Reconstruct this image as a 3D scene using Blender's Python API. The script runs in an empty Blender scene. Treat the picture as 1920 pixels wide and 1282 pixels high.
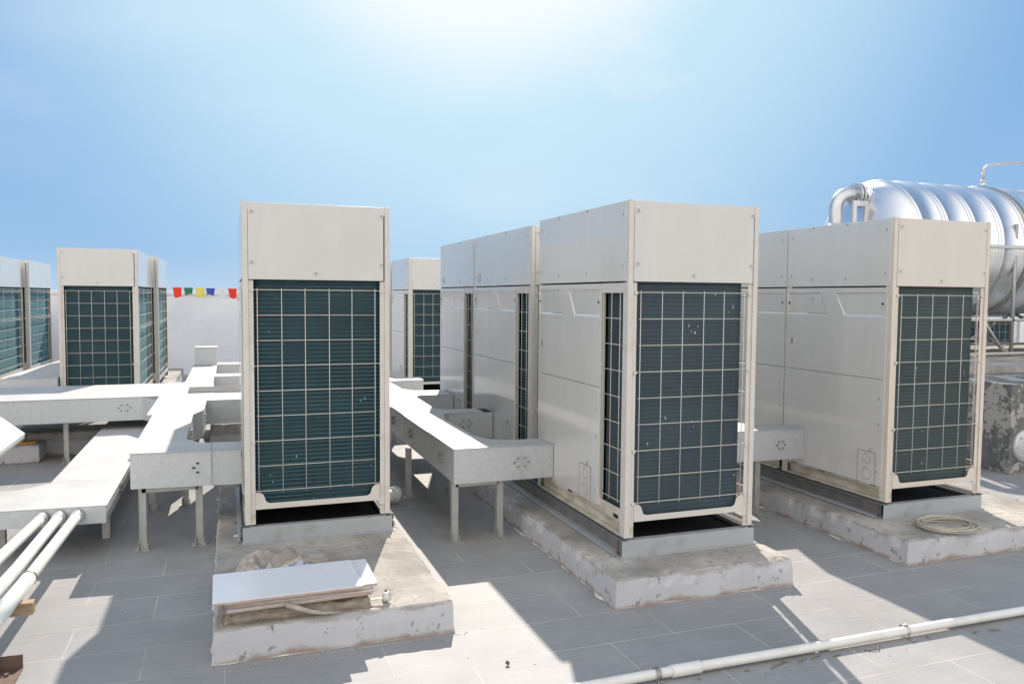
import bpy, bmesh, math, random
from mathutils import Vector, Matrix, noise
random.seed(7)
S = bpy.context.scene
C = S.collection
R = math.radians

# ------------------------------------------------------------------ camera
cd = bpy.data.cameras.new('camera'); cam = bpy.data.objects.new('camera', cd); C.objects.link(cam)
cd.sensor_width = 36; cd.lens = 1471.86/1920*36; cd.clip_start = .05; cd.clip_end = 5000
yaw, pit, rol = R(19.888), R(3.3005), R(0.444)
fw = Vector((math.sin(yaw)*math.cos(pit), math.cos(yaw)*math.cos(pit), -math.sin(pit)))
rt = Vector((math.cos(yaw), -math.sin(yaw), 0)); up = rt.cross(fw)
rt2 = rt*math.cos(rol)+up*math.sin(rol); up2 = -rt*math.sin(rol)+up*math.cos(rol)
M = Matrix((rt2, up2, -fw)).transposed().to_4x4(); M.translation = Vector((0, 0, 1.4155))
cam.matrix_world = M
S.camera = cam

# ------------------------------------------------------------------ sky, sun, exposure
SUN = Vector((.36, 1.12, 1.0)).normalized()
elev = math.asin(SUN.z); azim = math.atan2(SUN.x, SUN.y)
SKY_GAIN, SKY_TINT, SKY_LIM, SKY_GAMMA, SKY_BACK = .06, (1., 1., 1.), .6, 1.3, (.85, .82, .78)
w = bpy.data.worlds.new('World'); S.world = w; w.use_nodes = True
nt = w.node_tree; bg = nt.nodes['Background']
sky = nt.nodes.new('ShaderNodeTexSky'); sky.sky_type = 'NISHITA'; sky.sun_disc = False
sky.sun_elevation = elev; sky.sun_rotation = azim
sky.air_density = 1.1; sky.dust_density = 1.6; sky.ozone_density = 2.5; sky.altitude = 200
def wn(t_, **k):
    n_ = nt.nodes.new(t_)
    for a_, v_ in k.items(): setattr(n_, a_, v_)
    return n_
def vmath(op, a_, b_=None, sc=None):
    n_ = wn('ShaderNodeVectorMath', operation=op)
    for i_, q_ in ((0, a_), (1, b_)):
        if q_ is None: continue
        if isinstance(q_, tuple): n_.inputs[i_].default_value = q_
        else: nt.links.new(q_, n_.inputs[i_])
    if sc is not None:
        if isinstance(sc, float): n_.inputs['Scale'].default_value = sc
        else: nt.links.new(sc, n_.inputs['Scale'])
    return n_.outputs['Value' if op == 'DOT_PRODUCT' else 0]
def wrange(f_, a_, b_, c_, d_, sm='SMOOTHSTEP'):
    n_ = wn('ShaderNodeMapRange', interpolation_type=sm)
    for i_, q_ in enumerate((a_, b_, c_, d_)): n_.inputs[i_+1].default_value = q_
    nt.links.new(f_, n_.inputs[0]); return n_.outputs[0]
tcw = wn('ShaderNodeTexCoord'); D_ = tcw.outputs['Generated']
# clear sky, its bright aureole softly rolled off, and a warm bright fill added to the unseen sky behind the camera
X_ = vmath('SCALE', sky.outputs[0], sc=SKY_GAIN)
X_ = vmath('MULTIPLY', X_, SKY_TINT)
X_ = vmath('DIVIDE', X_, vmath('ADD', vmath('SCALE', X_, sc=1/SKY_LIM), (1., 1., 1.)))
gn_ = wn('ShaderNodeGamma'); gn_.inputs[1].default_value = SKY_GAMMA; nt.links.new(X_, gn_.inputs[0])
wnz = wn('ShaderNodeTexNoise'); wnz.inputs['Scale'].default_value = 2.2; wnz.inputs['Detail'].default_value = 6
mpw = wn('ShaderNodeMapping'); mpw.inputs['Scale'].default_value = (1, 1, 2.2); nt.links.new(D_, mpw.inputs[0]); nt.links.new(mpw.outputs[0], wnz.inputs[0])
sp_ = wn('ShaderNodeSeparateXYZ'); nt.links.new(D_, sp_.inputs[0])
def wmix(f_, a_, b_):
    n_ = wn('ShaderNodeMix', data_type='RGBA')
    if isinstance(f_, float): n_.inputs[0].default_value = f_
    else: nt.links.new(f_, n_.inputs[0])
    for i_, q_ in ((6, a_), (7, b_)):
        if isinstance(q_, tuple): n_.inputs[i_].default_value = (*q_, 1)
        else: nt.links.new(q_, n_.inputs[i_])
    return n_.outputs[2]
# hazy blue sky: paler at the horizon, milky round the sun
base_ = wmix(wrange(sp_.outputs[2], .0, .42, 0, 1, 'LINEAR'), (.185, .305, .46), (.095, .215, .405))
base_ = wmix(wrange(sp_.outputs[2], -.02, .06, .55, 0), base_, (.36, .43, .50))
gel_ = R(31)
glow_ = vmath('DOT_PRODUCT', D_, (math.sin(azim)*math.cos(gel_), math.cos(azim)*math.cos(gel_), math.sin(gel_)))
base_ = wmix(wrange(glow_, .79, .97, 0, 1), base_, (.325, .455, .53))
base_ = wmix(wrange(glow_, .945, .992, 0, 1), base_, (.545, .56, .565))
puff_ = vmath('DOT_PRODUCT', vmath('ADD', D_, vmath('SCALE', vmath('ADD', wnz.outputs['Color'], (-.5, -.5, -.5)), sc=.11)), tuple((fw+rt2*(1243-960)/1471.86-up2*(186-641)/1471.86).normalized()))
base_ = wmix(wrange(puff_, .9962, .9996, 0, .16), base_, (.52, .54, .55))
base_ = wmix(.10, base_, gn_.outputs[0])
thin = wrange(wnz.outputs[0], .46, .76, 0, .18)
mxa = wn('ShaderNodeMix', data_type='RGBA'); nt.links.new(thin, mxa.inputs[0]); nt.links.new(base_, mxa.inputs[6]); mxa.inputs[7].default_value = (.55, .56, .58, 1)
back = wrange(vmath('DOT_PRODUCT', D_, (-.34, -.94, .05)), -.35, .75, 0, 1)
mxb = wn('ShaderNodeMix', data_type='RGBA'); nt.links.new(back, mxb.inputs[0]); nt.links.new(mxa.outputs[2], mxb.inputs[6]); mxb.inputs[7].default_value = (*SKY_BACK, 1)
nt.links.new(mxb.outputs[2], bg.inputs[0]); bg.inputs[1].default_value = 1
ld = bpy.data.lights.new('sun', 'SUN'); ld.energy = 3.4; ld.angle = R(.6); ld.color = (1, .90, .79)
lo = bpy.data.objects.new('sun', ld); C.objects.link(lo)
lo.rotation_euler = SUN.to_track_quat('Z', 'Y').to_euler(); lo.location = (4, 12, 12)
S.view_settings.view_transform = 'Standard'; S.view_settings.look = 'None'
S.view_settings.exposure = .95; S.view_settings.gamma = 1
S.render.engine = 'CYCLES'

# ------------------------------------------------------------------ materials
def mat(name, c1, c2=None, scale=8, rough=.5, metal=0, bump=0, bscale=80, stretch=(1, 1, 1), lo_=.4, hi=.6, rvar=0, spec=.5, coat=0):
    m = bpy.data.materials.new(name); m.use_nodes = True; t = m.node_tree; N = t.nodes; L = t.links
    p = N['Principled BSDF']; p.inputs['Roughness'].default_value = rough; p.inputs['Metallic'].default_value = metal
    p.inputs['Specular IOR Level'].default_value = spec; p.inputs['Coat Weight'].default_value = coat; p.inputs['Coat Roughness'].default_value = .07
    p.inputs['Base Color'].default_value = (*c1, 1)
    tc = N.new('ShaderNodeTexCoord'); mp = N.new('ShaderNodeMapping'); L.new(tc.outputs['Object'], mp.inputs[0]); mp.inputs['Scale'].default_value = stretch
    if c2:
        n = N.new('ShaderNodeTexNoise'); n.inputs['Scale'].default_value = scale; n.inputs['Detail'].default_value = 7; n.inputs['Roughness'].default_value = .62
        L.new(mp.outputs[0], n.inputs[0])
        r = N.new('ShaderNodeValToRGB'); r.color_ramp.elements[0].position = lo_; r.color_ramp.elements[1].position = hi
        r.color_ramp.elements[0].color = (*c1, 1); r.color_ramp.elements[1].color = (*c2, 1)
        L.new(n.outputs[0], r.inputs[0]); L.new(r.outputs[0], p.inputs['Base Color'])
        if rvar:
            mr = N.new('ShaderNodeMapRange'); mr.inputs[3].default_value = rough-rvar; mr.inputs[4].default_value = rough+rvar
            L.new(n.outputs[0], mr.inputs[0]); L.new(mr.outputs[0], p.inputs['Roughness'])
    if bump:
        n2 = N.new('ShaderNodeTexNoise'); n2.inputs['Scale'].default_value = bscale; n2.inputs['Detail'].default_value = 5
        L.new(tc.outputs['Object'], n2.inputs[0]); b = N.new('ShaderNodeBump'); b.inputs['Strength'].default_value = bump; b.inputs['Distance'].default_value = .004
        L.new(n2.outputs[0], b.inputs['Height']); L.new(b.outputs[0], p.inputs['Normal'])
    return m

PAINT = mat('cream_paint_textured', (.58, .57, .548), (.612, .602, .58), 3, .42, bump=.22, bscale=380, lo_=.3, hi=.6, stretch=(1.6, 1.6, .5))
GLOSS = mat('cream_paint_gloss', (.575, .57, .55), (.612, .607, .588), 2.5, .17, bump=.045, bscale=7, lo_=.3, hi=.6, rvar=.07, coat=.5, stretch=(2, 2, .35))
POST = mat('cream_post_paint', (.61, .585, .545), (.55, .51, .455), 9, .36, lo_=.45, hi=.75, bump=.04, bscale=40)
PAINTW = mat('warm_cream_paint_textured', (.60, .565, .51), (.63, .595, .545), 3, .42, bump=.22, bscale=380, lo_=.3, hi=.6, stretch=(1.6, 1.6, .5))
POSTW = mat('warm_cream_post_paint', (.64, .58, .51), (.58, .51, .43), 9, .36, lo_=.45, hi=.75, bump=.04, bscale=40)
DIRTY = mat('dirty_cream_paint', (.56, .53, .46), (.30, .24, .16), 7, .55, lo_=.42, hi=.78, stretch=(1, 1, 2.5))
WIRE = mat('wire_coating', (.60, .57, .52), rough=.4)
SCREW = mat('screw_steel', (.36, .36, .35), rough=.45, metal=.4)
BLACK = mat('black_gap', (.012, .012, .013), rough=.8)
GALV = mat('galvanised_sheet', (.49, .51, .525), (.60, .62, .635), 60, .45, metal=.4, bump=.04, bscale=12, lo_=.3, hi=.75, rvar=.1)
GTOP = mat('galvanised_cover', (.37, .375, .38), (.45, .45, .445), 5, .6, metal=.2, bump=.05, bscale=7, lo_=.3, hi=.7, rvar=.08, spec=.3)
GLEG = mat('galvanised_angle', (.38, .39, .38), (.48, .48, .46), 14, .5, metal=.5, lo_=.35, hi=.65)
SKID = mat('grey_blue_steel_paint', (.36, .385, .40), (.27, .28, .28), 10, .5, lo_=.5, hi=.8, bump=.08, bscale=30)
SKID_SHADE = mat('shaded_steel_web', (.15, .15, .155), (.22, .215, .21), 9, .55, lo_=.4, hi=.75, bump=.1, bscale=30)  # same skid steel, darkened to paint in the shade of the recess
RUBBER = mat('dark_rubber', (.05, .055, .06), rough=.7)
PIPEW = mat('white_pvc', (.70, .69, .65), (.60, .58, .53), 9, .32, lo_=.45, hi=.75)
PIPEG = mat('pale_green_pvc', (.70, .73, .68), (.60, .62, .56), 12, .32, lo_=.5, hi=.8)
STEELCLIP = mat('clip_steel', (.40, .38, .35), rough=.35, metal=.9)
RUST = mat('rusty_steel', (.085, .055, .048), (.16, .10, .075), 14, .75, lo_=.35, hi=.7, bump=.3, bscale=60)
WOOD = mat('raw_wood', (.42, .33, .22), (.28, .20, .12), 8, .7, stretch=(1, 6, 6))
TILEW = mat('white_glazed_tile', (.74, .74, .76), (.70, .70, .73), 4, .3)
TILEB = mat('tile_biscuit', (.50, .40, .34), (.42, .33, .28), 20, .8)
SACK = mat('burlap', (.36, .32, .26), (.15, .125, .10), 16, .95, bump=.8, bscale=90, stretch=(1, 1, 3), lo_=.35, hi=.7)
SACKP = mat('paper_sack', (.46, .41, .36), (.30, .26, .22), 12, .85, bump=.3, bscale=60)
SACKB = mat('blue_sack_print', (.14, .21, .33), (.48, .49, .50), 22, .8, lo_=.44, hi=.5)
STEEL = mat('polished_stainless', (.78, .78, .79), (.70, .71, .73), 3, .32, metal=.9, bump=.12, bscale=6, rvar=.08)
WALLM = mat('parapet_render', (.74, .76, .81), (.67, .69, .74), 1.2, .9, bump=.25, bscale=40)
CABLE = mat('cream_cable', (.50, .46, .38), rough=.5)
COPPER = mat('weathered_pipe_paint', (.50, .43, .40), (.56, .54, .53), 12, .45, metal=.3)
CAULK = mat('white_caulk', (.72, .72, .70), (.62, .61, .57), 30, .8)

def coil_mat(nm='coil_fins', ca=(.014, .031, .040), cb=(.024, .052, .064)):
    m = bpy.data.materials.new(nm); m.use_nodes = True; t = m.node_tree; N = t.nodes; L = t.links
    p = N['Principled BSDF']; p.inputs['Roughness'].default_value = .55; p.inputs['Metallic'].default_value = 0; p.inputs['Specular IOR Level'].default_value = .25
    tc = N.new('ShaderNodeTexCoord'); n = N.new('ShaderNodeTexNoise'); n.inputs['Scale'].default_value = 2.2; n.inputs['Detail'].default_value = 3
    L.new(tc.outputs['Object'], n.inputs[0])
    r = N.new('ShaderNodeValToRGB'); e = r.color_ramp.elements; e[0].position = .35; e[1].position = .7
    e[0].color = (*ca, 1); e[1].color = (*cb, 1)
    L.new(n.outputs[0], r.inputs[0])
    # damaged fin spots: small flattened patches, their glint put into the colour
    v = N.new('ShaderNodeTexVoronoi'); v.inputs['Scale'].default_value = 4.3
    n3 = N.new('ShaderNodeTexNoise'); n3.inputs['Scale'].default_value = 30
    va = N.new('ShaderNodeVectorMath'); va.operation = 'SCALE'; va.inputs['Scale'].default_value = .035
    vb = N.new('ShaderNodeVectorMath'); vb.operation = 'ADD'
    L.new(tc.outputs['Object'], n3.inputs[0]); L.new(n3.outputs['Color'], va.inputs[0]); L.new(tc.outputs['Object'], vb.inputs[0]); L.new(va.outputs[0], vb.inputs[1])
    L.new(vb.outputs[0], v.inputs[0])
    c = N.new('ShaderNodeMath'); c.operation = 'LESS_THAN'; c.inputs[1].default_value = .012; L.new(v.outputs[0], c.inputs[0])
    mx = N.new('ShaderNodeMix'); mx.data_type = 'RGBA'; L.new(c.outputs[0], mx.inputs[0]); L.new(r.outputs[0], mx.inputs[6]); mx.inputs[7].default_value = (.30, .52, .58, 1)
    L.new(mx.outputs[2], p.inputs['Base Color'])
    # fins: fine vertical-plate texture
    mp = N.new('ShaderNodeMapping'); mp.inputs['Scale'].default_value = (1, 1, .04); L.new(tc.outputs['Object'], mp.inputs[0])
    n2 = N.new('ShaderNodeTexNoise'); n2.inputs['Scale'].default_value = 260; L.new(mp.outputs[0], n2.inputs[0])
    b = N.new('ShaderNodeBump'); b.inputs['Strength'].default_value = .25; b.inputs['Distance'].default_value = .002
    L.new(n2.outputs[0], b.inputs['Height']); L.new(b.outputs[0], p.inputs['Normal'])
    return m
COIL = coil_mat()
COILD = coil_mat('dusty_coil_fins', (.040, .060, .074), (.056, .084, .098))
COILT = coil_mat('sunlit_coil_fins', (.035, .135, .165), (.055, .19, .22))  # lit copy of the fins, sun sheen put into a brighter teal
COILG = coil_mat('green_grey_coil_fins', (.044, .062, .065), (.060, .088, .090))
FINB = mat('bent_fin_glint_teal', (.22, .50, .56), rough=.4, metal=.3)  # bent fins, their bright glint put into the base colour
FINW = mat('bent_fin_glint_pale', (.55, .62, .64), rough=.4, metal=.3)
TUBED = mat('dusty_coil_tube', (.075, .11, .12), (.044, .062, .07), 3.5, .4, metal=.3, lo_=.36, hi=.55)
TUBE = mat('coil_tube_teal', (.11, .34, .38), (.025, .075, .09), 2.4, .4, metal=0, lo_=.46, hi=.66)

def floor_mat():
    m = bpy.data.materials.new('grey_floor_tiles'); m.use_nodes = True; t = m.node_tree; N = t.nodes; L = t.links
    p = N['Principled BSDF']
    tc = N.new('ShaderNodeTexCoord'); mp = N.new('ShaderNodeMapping'); mp.inputs['Location'].default_value = (-1.164-.298, -2.82, 0)
    L.new(tc.outputs['Object'], mp.inputs[0])
    def streak(sx, sy, sc, det=6):
        q = N.new('ShaderNodeMapping'); q.inputs['Scale'].default_value = (sx, sy, 1); L.new(tc.outputs['Object'], q.inputs[0])
        n = N.new('ShaderNodeTexNoise'); n.inputs['Scale'].default_value = sc; n.inputs['Detail'].default_value = det; n.inputs['Roughness'].default_value = .6; L.new(q.outputs[0], n.inputs[0]); return n
    s1 = streak(2.2, 34, 2.0); s2 = streak(1, 1, .9, 8); s3 = streak(1, 1, 5, 8)
    b = N.new('ShaderNodeTexBrick'); b.offset = .5; b.offset_frequency = 2; b.squash = 1
    for k, v in (('Scale', 1), ('Mortar Size', .0021), ('Mortar Smooth', .1), ('Bias', 0), ('Brick Width', .596), ('Row Height', .285)): b.inputs[k].default_value = v
    b.inputs['Color1'].default_value = (.27, .27, .275, 1); b.inputs['Color2'].default_value = (.29, .288, .288, 1); b.inputs['Mortar'].default_value = (.5, .47, .4, 1)
    L.new(mp.outputs[0], b.inputs[0])
    def mul(col, fac, lo__, hi_):
        mr = N.new('ShaderNodeMapRange'); mr.inputs[1].default_value = .3; mr.inputs[2].default_value = .7; mr.inputs[3].default_value = lo__; mr.inputs[4].default_value = hi_
        L.new(fac, mr.inputs[0]); x = N.new('ShaderNodeMix'); x.data_type = 'RGBA'; x.blend_type = 'MULTIPLY'; x.inputs[0].default_value = 1
        cx = N.new('ShaderNodeCombineColor')
        for i in range(3): L.new(mr.outputs[0], cx.inputs[i])
        L.new(col, x.inputs[6]); L.new(cx.outputs[0], x.inputs[7]); return x.outputs[2]
    # grout: visible in parts, worn away / filled in others
    gn = streak(1, 1, 1.7, 3); gr = N.new('ShaderNodeMapRange'); gr.inputs[1].default_value = .42; gr.inputs[2].default_value = .60; L.new(gn.outputs[0], gr.inputs[0])
    gm = N.new('ShaderNodeMath'); gm.operation = 'MULTIPLY_ADD'; gm.inputs[1].default_value = .75; gm.inputs[2].default_value = .25; L.new(gr.outputs[0], gm.inputs[0])
    g2 = N.new('ShaderNodeMix'); g2.data_type = 'RGBA'; L.new(gm.outputs[0], g2.inputs[0]); g2.inputs[6].default_value = (.275, .27, .265, 1); g2.inputs[7].default_value = (.52, .49, .43, 1); L.new(g2.outputs[2], b.inputs['Mortar'])
    col = mul(b.outputs[0], s1.outputs[0], .92, 1.07); col = mul(col, s2.outputs[0], .86, 1.16); col = mul(col, s3.outputs[0], .95, 1.07)
    # dusty patches
    dn = streak(1, 1, .55, 6); dr = N.new('ShaderNodeMapRange'); dr.inputs[1].default_value = .5; dr.inputs[2].default_value = .75; dr.inputs[4].default_value = .35; L.new(dn.outputs[0], dr.inputs[0])
    dx = N.new('ShaderNodeMix'); dx.data_type = 'RGBA'; L.new(dr.outputs[0], dx.inputs[0]); L.new(col, dx.inputs[6]); dx.inputs[7].default_value = (.34, .325, .305, 1)
    L.new(dx.outputs[2], p.inputs['Base Color'])
    rr = N.new('ShaderNodeMapRange'); rr.inputs[3].default_value = .48; rr.inputs[4].default_value = .68; p.inputs['Specular IOR Level'].default_value = .25; L.new(s3.outputs[0], rr.inputs[0]); L.new(rr.outputs[0], p.inputs['Roughness'])
    bp = N.new('ShaderNodeBump'); bp.inputs['Strength'].default_value = .12; bp.inputs['Distance'].default_value = .002; L.new(s1.outputs[0], bp.inputs['Height'])
    b2 = N.new('ShaderNodeBump'); b2.inputs['Strength'].default_value = .5; b2.inputs['Distance'].default_value = .002; b2.invert = True; L.new(b.outputs['Fac'], b2.inputs['Height']); L.new(bp.outputs[0], b2.inputs['Normal'])
    L.new(b2.outputs[0], p.inputs['Normal'])
    return m

def concrete_mat(name, base, paint=None, chip=.62, dirt=True, hgt=.136, csc=15):
    m = bpy.data.materials.new(name); m.use_nodes = True; t = m.node_tree; N = t.nodes; L = t.links
    p = N['Principled BSDF']; p.inputs['Roughness'].default_value = .88
    tc = N.new('ShaderNodeTexCoord')
    def noi(sc, det=8, ro=.6):
        n = N.new('ShaderNodeTexNoise'); n.inputs['Scale'].default_value = sc; n.inputs['Detail'].default_value = det; n.inputs['Roughness'].default_value = ro; L.new(tc.outputs['Object'], n.inputs[0]); return n
    def mix(f, a, b_):
        x = N.new('ShaderNodeMix'); x.data_type = 'RGBA'; L.new(f, x.inputs[0])
        for i, q in ((6, a), (7, b_)):
            if isinstance(q, tuple): x.inputs[i].default_value = (*q, 1)
            else: L.new(q, x.inputs[i])
        return x.outputs[2]
    def rng(f, a, b_, c=0, d=1):
        r = N.new('ShaderNodeMapRange'); r.inputs[1].default_value = a; r.inputs[2].default_value = b_; r.inputs[3].default_value = c; r.inputs[4].default_value = d; L.new(f, r.inputs[0]); return r.outputs[0]
    a = noi(3.2); b_ = noi(26); c = noi(csc, 9, .72)
    conc = mix(rng(a.outputs[0], .35, .68), tuple(x*.68 for x in base), tuple(x*1.3 for x in base))
    conc = mix(rng(b_.outputs[0], .5, .66, 0, .6), conc, tuple(x*.5 for x in base))
    out = conc
    if paint:
        pn = mix(rng(a.outputs[0], .3, .7), tuple(x*.9 for x in paint), paint)
        out = mix(rng(c.outputs[0], chip, chip+.035), pn, conc)
        if dirt:
            sp = N.new('ShaderNodeSeparateXYZ'); L.new(tc.outputs['Object'], sp.inputs[0])
            ad = N.new('ShaderNodeMath'); ad.operation = 'MULTIPLY_ADD'; ad.inputs[1].default_value = -.11; L.new(noi(5, 6).outputs[0], ad.inputs[0]); L.new(sp.outputs[2], ad.inputs[2])
            f = rng(ad.outputs[0], -.052, -.034, .8, 0); out = mix(f, out, (.26, .18, .125))
            ad2 = N.new('ShaderNodeMath'); ad2.operation = 'MULTIPLY_ADD'; ad2.inputs[1].default_value = .12; L.new(noi(4, 7).outputs[0], ad2.inputs[0]); L.new(sp.outputs[2], ad2.inputs[2])
            out = mix(rng(ad2.outputs[0], hgt+.045, hgt+.058, 0, .8), out, conc)
    L.new(out, p.inputs['Base Color'])
    bp = N.new('ShaderNodeBump'); bp.inputs['Strength'].default_value = .45; bp.inputs['Distance'].default_value = .006; L.new(c.outputs[0], bp.inputs['Height']); L.new(bp.outputs[0], p.inputs['Normal'])
    return m
FLOOR = floor_mat()
CTOP = concrete_mat('pad_top_concrete', (.35, .33, .30))
CSIDE = concrete_mat('pad_side_whitewash', (.30, .29, .28), (.50, .50, .52), .585)
CBLK = concrete_mat('stained_plinth', (.15, .15, .145), (.40, .385, .35), .445, hgt=9, csc=3.2)

# ------------------------------------------------------------------ mesh builder
class MB:
    def __init__(s): s.v = []; s.f = []; s.m = []; s.sm = []
    def face(s, pts, m=0, sm=False):
        i = len(s.v); s.v += [tuple(p) for p in pts]; s.f.append(tuple(range(i, i+len(pts)))); s.m.append(m); s.sm.append(sm)
    def box(s, x0, x1, y0, y1, z0, z1, m=0, rot=None, pivot=None):
        P = [Vector((x, y, z)) for z in (z0, z1) for y in (y0, y1) for x in (x0, x1)]
        if rot is not None:
            c = Vector(pivot) if pivot else (P[0]+P[7])/2
            P = [c+rot@(p-c) for p in P]
        i = len(s.v); s.v += [tuple(p) for p in P]
        for f in ((0, 2, 3, 1), (4, 5, 7, 6), (0, 1, 5, 4), (2, 6, 7, 3), (0, 4, 6, 2), (1, 3, 7, 5)):
            s.f.append(tuple(i+k for k in f)); s.m.append(m); s.sm.append(False)
    def prism(s, poly, z0, z1, m=0, axis='z', mt=None):
        n = len(poly); i = len(s.v)
        def P(a, b, c):
            return {'z': (a, b, c), 'y': (a, c, b), 'x': (c, a, b)}[axis]
        s.v += [P(a, b, z0) for a, b in poly]+[P(a, b, z1) for a, b in poly]
        s.f.append(tuple(i+k for k in range(n))[::-1]); s.f.append(tuple(i+n+k for k in range(n))); s.m += [m, m if mt is None else mt]; s.sm += [False]*2
        for k in range(n):
            k2 = (k+1) % n; s.f.append((i+k, i+k2, i+n+k2, i+n+k)); s.m.append(m); s.sm.append(False)
    def tube(s, pts, r, n=8, m=0, cap=True, closed=False, rr=None):
        pts = [Vector(p) for p in pts]; K = len(pts); rings = []
        prev = None
        for k in range(K):
            if closed: d = pts[(k+1) % K]-pts[k-1]
            else: d = pts[min(k+1, K-1)]-pts[max(k-1, 0)]
            d.normalize()
            if prev is None: a = d.orthogonal().normalized()
            else:
                a = prev-d*prev.dot(d)
                a = a.normalized() if a.length > 1e-6 else d.orthogonal().normalized()
            prev = a; b = d.cross(a); q = rr[k] if rr else r
            i = len(s.v); s.v += [tuple(pts[k]+(a*math.cos(2*math.pi*j/n)+b*math.sin(2*math.pi*j/n))*q) for j in range(n)]; rings.append(i)
        for k in range(K if closed else K-1):
            A = rings[k]; B = rings[(k+1) % K]
            for j in range(n):
                j2 = (j+1) % n; s.f.append((A+j, A+j2, B+j2, B+j)); s.m.append(m); s.sm.append(True)
        if cap and not closed:
            s.f.append(tuple(rings[0]+j for j in range(n))[::-1]); s.f.append(tuple(rings[-1]+j for j in range(n))); s.m += [m, m]; s.sm += [False]*2
    def cyl(s, p, q, r, n=16, m=0): s.tube([p, q], r, n, m)
    def lathe(s, prof, n, org, ax, m=0):
        # prof: (distance along ax, radius)
        ax = Vector(ax).normalized(); a = ax.orthogonal().normalized(); b = ax.cross(a); org = Vector(org); rings = []
        for d, r in prof:
            i = len(s.v); s.v += [tuple(org+ax*d+(a*math.cos(2*math.pi*j/n)+b*math.sin(2*math.pi*j/n))*r) for j in range(n)]; rings.append(i)
        for A, B in zip(rings, rings[1:]):
            for j in range(n):
                j2 = (j+1) % n; s.f.append((A+j, A+j2, B+j2, B+j)); s.m.append(m); s.sm.append(True)
    def build(s, name, mats, parent=None, bevel=0, recalc=True):
        me = bpy.data.meshes.new(name); me.from_pydata(s.v, [], s.f)
        if not isinstance(mats, (list, tuple)): mats = [mats]
        for x in mats: me.materials.append(x)
        for p, a, b in zip(me.polygons, s.m, s.sm): p.material_index = a; p.use_smooth = b
        if recalc:
            bm = bmesh.new(); bm.from_mesh(me); bmesh.ops.recalc_face_normals(bm, faces=bm.faces); bm.to_mesh(me); bm.free()
        o = bpy.data.objects.new(name, me); C.objects.link(o)
        if parent: o.parent = parent
        if bevel:
            b = o.modifiers.new('bevel', 'BEVEL'); b.width = bevel; b.segments = 2; b.limit_method = 'ANGLE'; b.angle_limit = R(40); b.harden_normals = False
        return o
def tag(o, label, cat, group=None, kind=None):
    if label: o['label'] = label
    if cat: o['category'] = cat
    if group: o['group'] = group
    if kind: o['kind'] = kind
    return o
def thing(name, label, cat, loc=(0, 0, 0), group=None, rz=0):
    o = bpy.data.objects.new(name, None); C.objects.link(o); o.location = loc; o.rotation_euler = (0, 0, rz); o.empty_display_size = .1
    return tag(o, label, cat, group)
def struct(o): o['kind'] = 'structure'; return o

# ------------------------------------------------------------------ setting
m = MB(); m.face([(-14, -4, 0), (22, -4, 0), (22, 15.2, 0), (-14, 15.2, 0)]); struct(m.build('roof_floor', FLOOR, recalc=False))
m = MB(); m.box(-14, 22, -4, 15.2, -14, -.02); 
struct(m.build('building_below', WALLM))
m = MB(); m.face([(-3000, -3000, -14.2), (3000, -3000, -14.2), (3000, 3000, -14.2), (-3000, 3000, -14.2)])
struct(m.build('ground', mat('distant_ground', (.16, .17, .13), (.24, .23, .2), .02, .9)))
wl = thing('parapet_wall', 'pale grey rendered parapet wall closing the roof behind the units', 'wall', (0, 14.9, 0))
m = MB(); m.box(-14, 22, 0, .16, 0, 1.40); m.build('wall_body', WALLM, wl)
m = MB(); m.box(-14.0, 22, -.025, .185, 1.40, 1.465); m.build('coping', mat('coping_white', (.72, .73, .76), (.66, .67, .70), 3, .8), wl, bevel=.006)

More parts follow.
